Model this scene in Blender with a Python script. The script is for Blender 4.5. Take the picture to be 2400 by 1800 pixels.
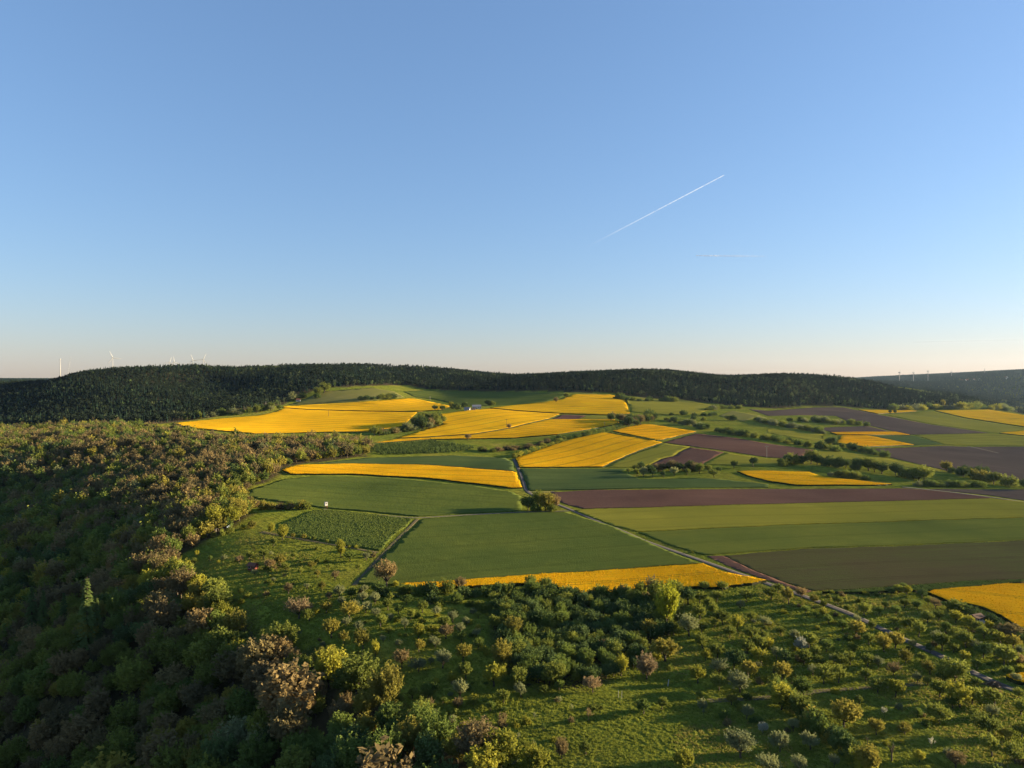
import bpy, math, random, time
import numpy as np
from mathutils import Vector, Matrix, Euler
from mathutils.geometry import delaunay_2d_cdt
T0 = time.time()
R = math.radians
for o in list(bpy.data.objects): bpy.data.objects.remove(o)
scene = bpy.context.scene
COL = scene.collection

# ------------------------------------------------------------------ camera
ZC = 78.0                      # drone height above the orchard meadow
FPX = 1650.0                   # focal length in photo pixels (2400 wide)
PITCH = math.atan(15.0 / FPX)  # horizon sits 15 px above the middle
cam_d = bpy.data.cameras.new('camera'); cam = bpy.data.objects.new('camera', cam_d); COL.objects.link(cam)
cam_d.sensor_width = 36.0; cam_d.lens = 36.0 * FPX / 2400.0
cam_d.clip_start = 1.0; cam_d.clip_end = 200000.0
cam.location = (0, 0, ZC); cam.rotation_euler = (math.pi / 2 - PITCH, 0, 0)
scene.camera = cam

# ------------------------------------------------------------------ sky and sun
SUN_EL, SUN_AZ = 10.0, 79.0    # degrees; azimuth from +Y (view direction) towards +X
world = bpy.data.worlds.new('World'); scene.world = world; world.use_nodes = True
nt = world.node_tree; nt.nodes.clear()
sky = nt.nodes.new('ShaderNodeTexSky'); sky.sky_type = 'NISHITA'; sky.sun_disc = False
sky.sun_elevation = R(SUN_EL); sky.sun_rotation = R(SUN_AZ)
sky.altitude = 0; sky.air_density = 1.2; sky.dust_density = 0.3; sky.ozone_density = 6.0
bg = nt.nodes.new('ShaderNodeBackground'); bg.inputs['Strength'].default_value = 0.096
wo = nt.nodes.new('ShaderNodeOutputWorld')
wb = nt.nodes.new('ShaderNodeMixRGB'); wb.blend_type = 'MULTIPLY'; wb.inputs[0].default_value = 1.0; wb.inputs[2].default_value = (1.0, .85, .88, 1)   # white balance of the whole sky
gm = nt.nodes.new('ShaderNodeGamma'); gm.inputs[1].default_value = .7   # the camera's soft highlights
nt.links.new(sky.outputs[0], gm.inputs[0]); nt.links.new(gm.outputs[0], wb.inputs[1]); nt.links.new(wb.outputs[0], bg.inputs[0]); nt.links.new(bg.outputs[0], wo.inputs[0])
sd = bpy.data.lights.new('sun', 'SUN'); sd.energy = 5.0; sd.angle = R(0.53); sd.color = (1.0, 0.79, 0.49)
sun = bpy.data.objects.new('sun', sd); COL.objects.link(sun)
sdir = Vector((math.cos(R(SUN_EL)) * math.sin(R(SUN_AZ)), math.cos(R(SUN_EL)) * math.cos(R(SUN_AZ)), math.sin(R(SUN_EL))))
sun.rotation_euler = sdir.to_track_quat('Z', 'Y').to_euler(); sun.location = (600, 200, 400)
vs = scene.view_settings
vs.view_transform = 'Standard'; vs.look = 'None'; vs.gamma = 1.0; vs.use_curve_mapping = False
vs.exposure = 2.12
scene.cycles.use_denoising = True; scene.cycles.use_adaptive_sampling = False; scene.cycles.max_bounces = 5; scene.cycles.diffuse_bounces = 2; scene.cycles.transmission_bounces = 3; scene.cycles.volume_bounces = 0
scene.render.resolution_x = 1024; scene.render.resolution_y = 768

# ------------------------------------------------------------------ pixel rays and terrain
cp, sp = math.cos(PITCH), math.sin(PITCH)
def ray(u, v):
    x = (np.asarray(u, float) - 1200) / FPX; z = -(np.asarray(v, float) - 900) / FPX
    return np.stack([x, cp + sp * z, cp * z - sp + 0 * x], -1)
def at(u, v, d):               # point at forward distance d along the ray of a photo pixel
    r = ray(u, v); return np.array([0, 0, ZC]) + r * (d / r[..., 1])[..., None] if np.ndim(d) else np.array([0, 0, ZC]) + r * (d / r[1])

CTRL_W = [  # world control points x, y, z
 (0,100,-2),(60,150,0),(130,150,-1),(0,250,0),(100,250,0),(200,250,-2),(270,340,-4),(0,400,0),(150,420,-1),
 (-50,270,-1),(-40,400,.5),(-100,400,1),(-60,215,-3),(-110,300,-2),(24,212,-4),(-20,180,-2),
 (-400,200,-62),(-600,400,-58),(-500,60,-60),(-300,0,-58),(-200,-150,-50),(0,-50,-8),(160,-100,-6),(350,0,-10),(500,200,-12),
 (-1000,300,-60),(-1200,700,-45),(1000,300,-14),(1400,800,-12),(600,500,-9),
 (-1800,1800,40),(-2600,3000,55),(-1000,3000,70),(0,3000,72),(800,3000,55),(-6000,6000,60),(0,9000,60),
 (-12000,12000,60),(6000,12000,70),(12000,9000,60),(12000,0,-10),(-12000,0,-20),(0,-9000,-40),(9000,-9000,-20),(-9000,-9000,-40),(3000,1500,-15),
 (2000,2200,-18),(5000,3500,40)]
CTRL_P = [  # photo pixel u, v of the ground and its forward distance
 (300,1150,520),(300,1050,750),(0,1050,810),(0,1200,588),(150,1300,408),(300,1300,360),(0,1400,380),(200,1510,260),
 (0,1600,290),(0,1800,230),(400,1800,190),(700,1800,160),(1000,1800,146),(560,1300,318),(570,1165,470),(450,1200,430),(400,1330,320),(520,1440,255),
 (420,1000,1000),(860,1014,930),(600,1019,900),(1000,940,1450),(700,953,1350),(874,1040,800),(1100,963,1150),(1200,1029,830),
 (1346,925,1450),(1463,935,1400),(1310,975,1150),(1411,1016,850),(1631,1015,880),(1216,1097,600),(1411,1096,600),(1900,1055,720),
 (1800,1100,585),(2000,1030,900),(1500,950,1250),(1650,975,1150),(1800,970,1250),(2100,975,1300),(2300,1000,1200),(2390,1090,690),
 (2390,1150,520),(2390,950,1750),(2190,962,1500),(2000,958,1500),(1800,956,1400),(1500,930,1500),(1200,918,1600),(1000,911,1650),
 (880,906,1500),(760,915,1450),(650,950,1300),(500,975,1150),(300,985,1150),(100,985,1200),(0,980,1300),
 (500,861,1800),(300,867,1700),(200,885,1650),(110,905,1650),(700,860,1900),(900,858,2000),(1050,873,2100),(1200,888,2200),(1350,876,2100),
 (1520,872,2000),(1620,884,2100),(1700,893,2150),(1800,881,2000),(1900,880,1950),(2000,892,1950),(2100,906,1900),(2250,935,1800),(2350,951,1780),
 (520,930,1500),(520,900,1650),(720,888,1600),(300,925,1400),(0,896,3000),
 (2100,922,2500),(2250,940,2500),(2000,908,2500),(1900,897,2500),(1200,897,2700),(1700,903,2700),(900,874,2600),(500,878,2400),(1500,888,2600),(300,890,2300),
 (2520,868,4600),(2400,875,4600),(2300,881,4600),(2220,889,4600),(2140,901,4600),(2050,914,4600),(1950,920,4600),(2400,945,3000),(2300,930,3000),(2000,900,4200)]
def make_tps():
    P = [np.array(c, float) for c in CTRL_W] + [at(*c) for c in CTRL_P]
    P = np.array(P); XY = P[:, :2] / 1000.0; z = P[:, 2]; n = len(P)
    d = np.linalg.norm(XY[:, None] - XY[None], axis=-1); K = np.where(d > 0, d * d * np.log(d + 1e-12), 0) + np.eye(n) * 2e-5
    A = np.zeros((n + 3, n + 3)); A[:n, :n] = K; A[:n, n] = 1; A[:n, n+1:] = XY; A[n, :n] = 1; A[n+1:, :n] = XY.T
    w = np.linalg.solve(A, np.concatenate([z, [0, 0, 0]])); return XY, w
TXY, TW = make_tps()
def vnoise(x, y, seed=0):      # smooth value noise 0..1
    x = np.asarray(x, float); y = np.asarray(y, float); xi = np.floor(x); yi = np.floor(y); fx = x - xi; fy = y - yi
    fx = fx * fx * (3 - 2 * fx); fy = fy * fy * (3 - 2 * fy)
    def h(a, b): s = np.sin(a * 127.1 + b * 311.7 + seed * 74.7) * 43758.5453; return s - np.floor(s)
    return (h(xi, yi) * (1 - fx) + h(xi + 1, yi) * fx) * (1 - fy) + (h(xi, yi + 1) * (1 - fx) + h(xi + 1, yi + 1) * fx) * fy
def H_exact(x, y):             # terrain height from the spline
    x = np.asarray(x, float); y = np.asarray(y, float); sh = x.shape; q = np.stack([x.ravel(), y.ravel()], -1) / 1000.0
    out = np.empty(len(q)); n = len(TXY)
    for i in range(0, len(q), 20000):
        d = np.linalg.norm(q[i:i+20000, None] - TXY[None], axis=-1)
        out[i:i+20000] = (np.where(d > 0, d * d * np.log(d + 1e-12), 0) @ TW[:n]) + TW[n] + q[i:i+20000] @ TW[n+1:]
    out = out.reshape(sh)
    far = np.clip((y - 1380) / 300, 0, 1) * np.clip((2900 - y) / 300, 0, 1)
    out = out + far * ((vnoise(x / 230 + .3, y / 330, 3) - .42) * 52 + (vnoise(x / 75, y / 75, 5) - .5) * 8)
    und = np.clip((y - 330) / 150, 0, 1) * np.clip((1600 - y) / 200, 0, 1); out = out + und * ((vnoise(x / 95, y / 120, 61) - .5) * 3.4 + (vnoise(x / 40, y / 55, 62) - .5) * .9)
    uu = 1200 + FPX * x / np.maximum(y, 1.0)
    sl = np.interp(uu, [-400, 0, 110, 140, 180, 230, 300, 400, 500, 700, 900, 1000, 1100, 1200, 1260, 1400, 1500, 1560, 1620, 1700, 1750, 1830, 1900, 1960, 2040, 2110, 2200, 2250, 2330, 2400, 2700],
                   [905, 892, 889, 882, 869, 862, 857, 853, 850, 851, 849, 854, 866, 875, 874, 867, 863, 864, 870, 878, 877, 873, 874, 877, 883, 893, 909, 921, 940, 956, 985]) + 16.5 * FPX / np.maximum(y, 800.0)
    cap = ZC - (sl - 885) / FPX * y; k = np.clip((y - 1250) / 150, 0, 1) * np.clip((np.where(uu < 2020, 3900, 2800) - y) / 300, 0, 1)
    out = out + k * (np.minimum(out, cap) - out)
    return out
def graded(lo, hi, base, g):
    a = [0.0]
    while a[-1] < hi: a.append(a[-1] + base + g * abs(a[-1]))
    b = [0.0]
    while b[-1] > lo: b.append(b[-1] - base - g * abs(b[-1]))
    return np.array(b[:0:-1] + a)
gx = graded(-7000, 7000, 4.0, .015); gy = graded(-400, 7400, 4.0, .013)
GX, GY = np.meshgrid(gx, gy); GZ = H_exact(GX, GY)
def H(x, y):                   # height of the ground sheet
    x = np.asarray(x, float); y = np.asarray(y, float)
    i = np.clip(np.searchsorted(gx, x) - 1, 0, len(gx) - 2); j = np.clip(np.searchsorted(gy, y) - 1, 0, len(gy) - 2)
    fx = np.clip((x - gx[i]) / (gx[i+1] - gx[i]), 0, 1); fy = np.clip((y - gy[j]) / (gy[j+1] - gy[j]), 0, 1)
    return (GZ[j, i] * (1 - fx) + GZ[j, i+1] * fx) * (1 - fy) + (GZ[j+1, i] * (1 - fx) + GZ[j+1, i+1] * fx) * fy
def hit(u, v):                 # where a photo pixel's ray meets the terrain
    u = np.atleast_1d(np.asarray(u, float)); v = np.atleast_1d(np.asarray(v, float)); r = ray(u, v); r = r / r[:, 1:2]
    ds = np.geomspace(90, 7000, 500); lo = np.full(len(u), 7000.0); hi = lo.copy(); done = np.zeros(len(u), bool)
    X = r[:, 0:1] * ds; Y = np.broadcast_to(ds, X.shape); Z = ZC + r[:, 2:3] * ds; below = Z < H(X, Y)
    for i in range(len(u)):
        k = np.argmax(below[i]) if below[i].any() else len(ds) - 1
        hi[i] = ds[k]; lo[i] = ds[max(k - 1, 0)]
    for _ in range(22):
        m = (lo + hi) / 2; b = ZC + r[:, 2] * m < H(r[:, 0] * m, m); hi = np.where(b, m, hi); lo = np.where(b, lo, m)
    m = (lo + hi) / 2; return np.stack([r[:, 0] * m, m, H(r[:, 0] * m, m)], -1)
def densify(pts, step=14, closed=True):
    out = []; n = len(pts)
    for i in range(n if closed else n - 1):
        a = np.array(pts[i], float); b = np.array(pts[(i + 1) % n], float); k = max(1, int(np.linalg.norm(b - a) / step))
        for j in range(k): out.append(a + (b - a) * j / k)
    if not closed: out.append(np.array(pts[-1], float))
    return np.array(out)
def project(p):                # world -> photo pixel (used for sorting and labels only)
    p = np.asarray(p, float) - np.array([0, 0, ZC]); f = p[..., 1] * cp - p[..., 2] * sp; up = p[..., 1] * sp + p[..., 2] * cp
    return 1200 + FPX * p[..., 0] / f, 900 - FPX * up / f, f
def inside(poly, x, y):
    poly = np.asarray(poly); x = np.asarray(x); y = np.asarray(y); c = np.zeros(x.shape, bool); j = len(poly) - 1
    for i in range(len(poly)):
        xi, yi = poly[i][:2]; xj, yj = poly[j][:2]
        if yi != yj: c ^= ((yi > y) != (yj > y)) & (x < (xj - xi) * (y - yi) / (yj - yi) + xi)
        j = i
    return c

# ------------------------------------------------------------------ materials
MATS = {}
class NB:
    def __init__(s, m): s.t = m.node_tree; s.t.nodes.clear()
    def n(s, typ, ins=None, **kw):
        nd = s.t.nodes.new(typ)
        for k, v in kw.items(): setattr(nd, k, v)
        for k, v in (ins or {}).items():
            if isinstance(v, tuple) and len(v) == 2 and hasattr(v[0], 'outputs'): s.t.links.new(v[0].outputs[v[1]], nd.inputs[k])
            elif hasattr(v, 'outputs'): s.t.links.new(v.outputs[0], nd.inputs[k])
            else: nd.inputs[k].default_value = v
        return nd
    def out(s, sh): s.n('ShaderNodeOutputMaterial', {'Surface': sh})
    def ramp(s, fac, stops):
        r = s.n('ShaderNodeValToRGB', {'Fac': fac}); el = r.color_ramp.elements
        while len(el) < len(stops): el.new(.5)
        for e, (p, c) in zip(el, stops): e.position = p; e.color = (*c, 1) if len(c) == 3 else c
        return r
def new_mat(name):
    m = bpy.data.materials.new(name); m.use_nodes = True; MATS[name] = m; return m, NB(m)
def mul(c, k): return tuple(min(1, a * k) for a in c)
def simple(name, col, rough=.7, var=.25, scale=3.0, metal=0.0):
    m, b = new_mat(name); co = b.n('ShaderNodeTexCoord'); no = b.n('ShaderNodeTexNoise', {'Vector': (co, 'Object'), 'Scale': scale, 'Detail': 5.0})
    r = b.ramp((no, 'Fac'), [(.3, mul(col, 1 - var)), (.7, mul(col, 1 + var))])
    b.out(b.n('ShaderNodeBsdfPrincipled', {'Base Color': r, 'Roughness': rough, 'Metallic': metal, 'Specular IOR Level': .08 if rough > .75 else .4})); return m
def leaf_mat(name, col, trans=.3, var=.35):
    m, b = new_mat(name); oi = b.n('ShaderNodeObjectInfo'); co = b.n('ShaderNodeTexCoord')
    no = b.n('ShaderNodeTexNoise', {'Vector': (co, 'Object'), 'Scale': .7, 'Detail': 3.0})
    ma = b.n('ShaderNodeMath', {0: (oi, 'Random'), 1: (no, 'Fac')}, operation='ADD'); mb = b.n('ShaderNodeMath', {0: ma, 1: .5}, operation='MULTIPLY')
    c2 = (col[0] * (1 + var), col[1] * (1 + var * .9), col[2] * (1 + var * .5)); c1 = (col[0] * (1 - var), col[1] * (1 - var * .85), col[2] * (1 - var * .7))
    r = b.ramp(mb, [(.2, c1), (.8, c2)])
    d = b.n('ShaderNodeBsdfDiffuse', {'Color': r}); t = b.n('ShaderNodeBsdfTranslucent', {'Color': r})
    b.out(b.n('ShaderNodeMixShader', {0: trans, 1: d, 2: t})); return m
def field_mat(name, c1, c2, c3, ang, row=1.0, fine=.6, patch=40.0, bump=.5, tram=None, tramc=(.05, .05, .02), trans=0.0, rowmix=.5, tw=.5):
    """crop / soil surface: streaks along the drilling direction, broad patches and fine grain"""
    m, b = new_mat(name); co = b.n('ShaderNodeTexCoord')
    mp = b.n('ShaderNodeMapping', {'Vector': (co, 'Object'), 'Rotation': (0, 0, -ang)})
    st = b.n('ShaderNodeMapping', {'Vector': mp, 'Scale': (1 / (row * 14), 1 / row, .02)})
    n1 = b.n('ShaderNodeTexNoise', {'Vector': st, 'Scale': 1.0, 'Detail': 3.0, 'Roughness': .6})
    n2 = b.n('ShaderNodeTexNoise', {'Vector': (co, 'Object'), 'Scale': 1 / patch, 'Detail': 4.0, 'Roughness': .55})
    n3 = b.n('ShaderNodeTexNoise', {'Vector': (co, 'Object'), 'Scale': 1 / fine, 'Detail': 2.0, 'Roughness': .7})
    r1 = b.ramp((n2, 'Fac'), [(.25, mul(c1, .72)), (.42, c1), (.58, c2), (.75, mul(c2, 1.25))])
    f1 = b.n('ShaderNodeMapRange', {'Value': (n1, 'Fac'), 'From Min': .35, 'From Max': .7, 'To Min': 0.0, 'To Max': 1.0})
    f1b = b.n('ShaderNodeMath', {0: f1, 1: rowmix}, operation='MULTIPLY')
    m1 = b.n('ShaderNodeMixRGB', {'Fac': f1b, 'Color1': r1, 'Color2': (*c3, 1)})
    f2 = b.n('ShaderNodeMapRange', {'Value': (n3, 'Fac'), 'From Min': .45, 'From Max': .75, 'To Min': 0.0, 'To Max': .45})
    m2 = b.n('ShaderNodeMixRGB', {'Fac': f2, 'Color1': m1, 'Color2': (*mul(c3, .8), 1)})
    col = m2
    if tram:
        sx = b.n('ShaderNodeSeparateXYZ', {0: mp}); fr = b.n('ShaderNodeMath', {0: (sx, 'Y'), 1: tram}, operation='PINGPONG')
        a = b.n('ShaderNodeMath', {0: fr, 1: .9}, operation='SUBTRACT'); a = b.n('ShaderNodeMath', {0: a}, operation='ABSOLUTE')
        a = b.n('ShaderNodeMapRange', {'Value': a, 'From Min': tw * .6, 'From Max': tw, 'To Min': .42, 'To Max': 0.0})
        col = b.n('ShaderNodeMixRGB', {'Fac': a, 'Color1': m2, 'Color2': (*tramc, 1)})
    hh = b.n('ShaderNodeMath', {0: (n1, 'Fac'), 1: (n3, 'Fac')}, operation='ADD')
    bp = b.n('ShaderNodeBump', {'Height': hh, 'Strength': bump, 'Distance': .5})
    d = b.n('ShaderNodeBsdfDiffuse', {'Color': col, 'Roughness': .8, 'Normal': bp})
    if trans:
        t = b.n('ShaderNodeBsdfTranslucent', {'Color': col}); d = b.n('ShaderNodeMixShader', {0: trans, 1: d, 2: t})
    b.out(d); return m
def ground_mat():
    m, b = new_mat('meadow_ground'); co = b.n('ShaderNodeTexCoord'); V = (co, 'Object')
    big = b.n('ShaderNodeTexNoise', {'Vector': V, 'Scale': .02, 'Detail': 5.0, 'Roughness': .6})
    mid = b.n('ShaderNodeTexNoise', {'Vector': V, 'Scale': .22, 'Detail': 4.0, 'Roughness': .65})
    fin = b.n('ShaderNodeTexNoise', {'Vector': V, 'Scale': 1.6, 'Detail': 3.0, 'Roughness': .7})
    mp = b.n('ShaderNodeMapping', {'Vector': V, 'Rotation': (0, 0, R(52))}); mp2 = b.n('ShaderNodeMapping', {'Vector': mp, 'Scale': (.03, .55, .1)})
    stw = b.n('ShaderNodeTexNoise', {'Vector': mp2, 'Scale': 1.0, 'Detail': 2.0})
    r = b.ramp((big, 'Fac'), [(.28, (.125, .165, .026)), (.5, (.185, .205, .030)), (.68, (.245, .228, .042)), (.8, (.28, .235, .08))])
    r2 = b.ramp((mid, 'Fac'), [(.35, (.5, .55, .55)), (.65, (1.2, 1.15, 1.0))])
    c = b.n('ShaderNodeMixRGB', {'Fac': .8, 'Color1': r, 'Color2': r2}, blend_type='MULTIPLY')
    r3 = b.ramp((stw, 'Fac'), [(.4, (.75, .75, .75)), (.6, (1.2, 1.2, 1.1))])
    c = b.n('ShaderNodeMixRGB', {'Fac': .6, 'Color1': c, 'Color2': r3}, blend_type='MULTIPLY')
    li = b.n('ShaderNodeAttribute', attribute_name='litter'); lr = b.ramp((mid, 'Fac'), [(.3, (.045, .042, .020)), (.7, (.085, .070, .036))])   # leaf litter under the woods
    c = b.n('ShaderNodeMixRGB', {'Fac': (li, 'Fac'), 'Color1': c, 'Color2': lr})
    a = b.n('ShaderNodeMath', {0: (mid, 'Fac'), 1: 2.0}, operation='MULTIPLY'); a = b.n('ShaderNodeMath', {0: a, 1: (fin, 'Fac')}, operation='ADD')
    a = b.n('ShaderNodeMath', {0: a, 1: (stw, 'Fac')}, operation='ADD')
    bp = b.n('ShaderNodeBump', {'Height': a, 'Strength': .9, 'Distance': .6})
    b.out(b.n('ShaderNodeBsdfDiffuse', {'Color': c, 'Roughness': .9, 'Normal': bp})); return m
ground_mat(); simple('crop_stalks', (.022, .027, .009), .9, .3, .8); simple('soil_edge', (.028, .019, .015), .9, .3, .8)  # stalk colour darkened for the shade that stalks throw on each other
simple('bark', (.075, .06, .045), .9, .35, 4.0); simple('pale_bark', (.3, .27, .22), .9, .3, 4.0)
simple('asphalt', (.088, .078, .068), .9, .18, .8); simple('dirt', (.10, .082, .04), .95, .3, .6); simple('gravel', (.115, .10, .075), .95, .2, .8)
LEAF = {'olive': (.104, .118, .025), 'gold': (.145, .128, .027), 'yellow': (.165, .160, .024), 'green': (.075, .100, .024), 'dark': (.054, .076, .024),
        'silver': (.124, .134, .062), 'rust': (.132, .099, .046), 'pink': (.146, .110, .062), 'white': (.20, .20, .155), 'lime': (.165, .172, .018),
        'teal': (.056, .080, .030), 'conifer': (.013, .024, .017), 'pine': (.020, .029, .020), 'far': (.032, .046, .026), 'farlit': (.046, .058, .028), 'brown': (.106, .087, .040)}  # farlit: far leaves in a lighter tone, painted as sunlit stands
COLWORD = {'olive': 'olive-green', 'gold': 'golden', 'yellow': 'yellow-green', 'green': 'fresh green', 'dark': 'dark green', 'silver': 'silvery',
           'rust': 'rusty brown', 'pink': 'pinkish', 'white': 'white blossoming', 'lime': 'bright lime', 'teal': 'bluish green', 'conifer': 'dark', 'pine': 'dark', 'far': 'dark', 'farlit': 'green', 'brown': 'brown'}
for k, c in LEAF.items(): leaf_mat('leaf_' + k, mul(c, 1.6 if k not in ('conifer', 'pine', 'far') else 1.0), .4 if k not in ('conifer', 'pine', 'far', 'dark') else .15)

# ------------------------------------------------------------------ object helpers
def mesh_from(name, V, F, mats, fm=None, smooth=False):
    me = bpy.data.meshes.new(name)
    if isinstance(V, np.ndarray): V = V.tolist()
    if isinstance(F, np.ndarray): F = F.tolist()
    me.from_pydata(V, [], F)
    for m in mats: me.materials.append(MATS[m] if isinstance(m, str) else m)
    if fm is not None: me.polygons.foreach_set('material_index', np.asarray(fm, np.int32))
    if smooth: me.polygons.foreach_set('use_smooth', np.ones(len(me.polygons), bool))
    me.update(); return me
def link(name, data, parent=None, loc=None):
    o = bpy.data.objects.new(name, data); COL.objects.link(o)
    if parent: o.parent = parent
    if loc is not None: o.location = loc
    return o
def tag(o, label=None, cat=None, group=None, kind=None):
    if label: o['label'] = label
    if cat: o['category'] = cat
    if group: o['group'] = group
    if kind: o['kind'] = kind
    return o
class MB:                      # little mesh collector
    def __init__(s): s.v = []; s.f = []
    def add(s, V, F):
        k = len(s.v); s.v += [tuple(map(float, p)) for p in V]; s.f += [tuple(i + k for i in f) for f in F]; return s
    def box(s, x0, x1, y0, y1, z0, z1):
        return s.add([(x0,y0,z0),(x1,y0,z0),(x1,y1,z0),(x0,y1,z0),(x0,y0,z1),(x1,y0,z1),(x1,y1,z1),(x0,y1,z1)], [(0,3,2,1),(4,5,6,7),(0,1,5,4),(1,2,6,5),(2,3,7,6),(3,0,4,7)])
    def tube(s, pts, rad, n=6):
        pts = [Vector(p) for p in pts]; V = []; F = []
        for i, p in enumerate(pts):
            d = (pts[min(i+1, len(pts)-1)] - pts[max(i-1, 0)]).normalized(); a = d.orthogonal().normalized(); b = d.cross(a)
            for k in range(n): t = 2 * math.pi * k / n; V.append(p + (a * math.cos(t) + b * math.sin(t)) * rad[i])
        for i in range(len(pts) - 1):
            for k in range(n): F.append((i*n+k, i*n+(k+1) % n, (i+1)*n+(k+1) % n, (i+1)*n+k))
        F.append(tuple(range(n-1, -1, -1))); F.append(tuple((len(pts)-1)*n+k for k in range(n)))
        return s.add(V, F)
    def mesh(s, name, mat, smooth=False): return mesh_from(name, s.v, s.f, [mat], None, smooth)

# ------------------------------------------------------------------ terrain sheet
nxg, nyg = len(gx), len(gy)
idx = np.arange(nxg * nyg).reshape(nyg, nxg)
Fq = np.stack([idx[:-1, :-1], idx[:-1, 1:], idx[1:, 1:], idx[1:, :-1]], -1).reshape(-1, 4)
tm = mesh_from('ground', np.stack([GX, GY, GZ], -1).reshape(-1, 3), Fq, ['meadow_ground'], None, True)
ground = tag(link('ground', tm), 'green grassland rolling up to the wooded hills', kind='structure')
print('terrain', nxg, nyg, time.time() - T0)

# ------------------------------------------------------------------ fields
YEL = [(.84, .445, .011), (.93, .50, .012), (.62, .37, .012)]
GRN = [(.086, .114, .025), (.110, .130, .026), (.064, .088, .020)]
DGR = [(.066, .098, .032), (.080, .106, .032), (.054, .080, .026)]
LGR = [(.205, .192, .028), (.24, .215, .03), (.17, .168, .027)]
SOI = [(.120, .066, .048), (.140, .078, .056), (.102, .057, .042)]
DSO = [(.096, .070, .054), (.110, .080, .060), (.082, .060, .048)]
MGR = [(.112, .132, .026), (.150, .158, .028), (.098, .118, .024)]
SPR = [(.095, .084, .031), (.090, .095, .028), (.086, .058, .034)]
DRY = [(.150, .148, .04), (.185, .165, .05), (.12, .13, .035)]
KIND = {'rape': (YEL, 1.1, .08, 'rapeseed_crop', 'crop'), 'wheat': (GRN, .45, .08, 'wheat_crop', 'crop'), 'dwheat': (DGR, .45, .08, 'wheat_crop', 'crop'),
        'mgreen': (MGR, .4, .08, 'wheat_crop', 'crop'), 'lgreen': (LGR, .35, .08, 'grass_crop', 'crop'), 'soil': (SOI, .16, .06, 'plowed_field', 'field'), 'dsoil': (DSO, .16, .06, 'plowed_field', 'field'),
        'sprout': (SPR, .2, .06, 'seedling_crop', 'crop'), 'dry': (DRY, .3, .08, 'dry_grass', 'grass'), 'rowcrop': (GRN, .5, .12, 'row_crop', 'crop'), 'verge': (GRN, .9, .25, 'tall_grass_verge', 'grass')}
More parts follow.
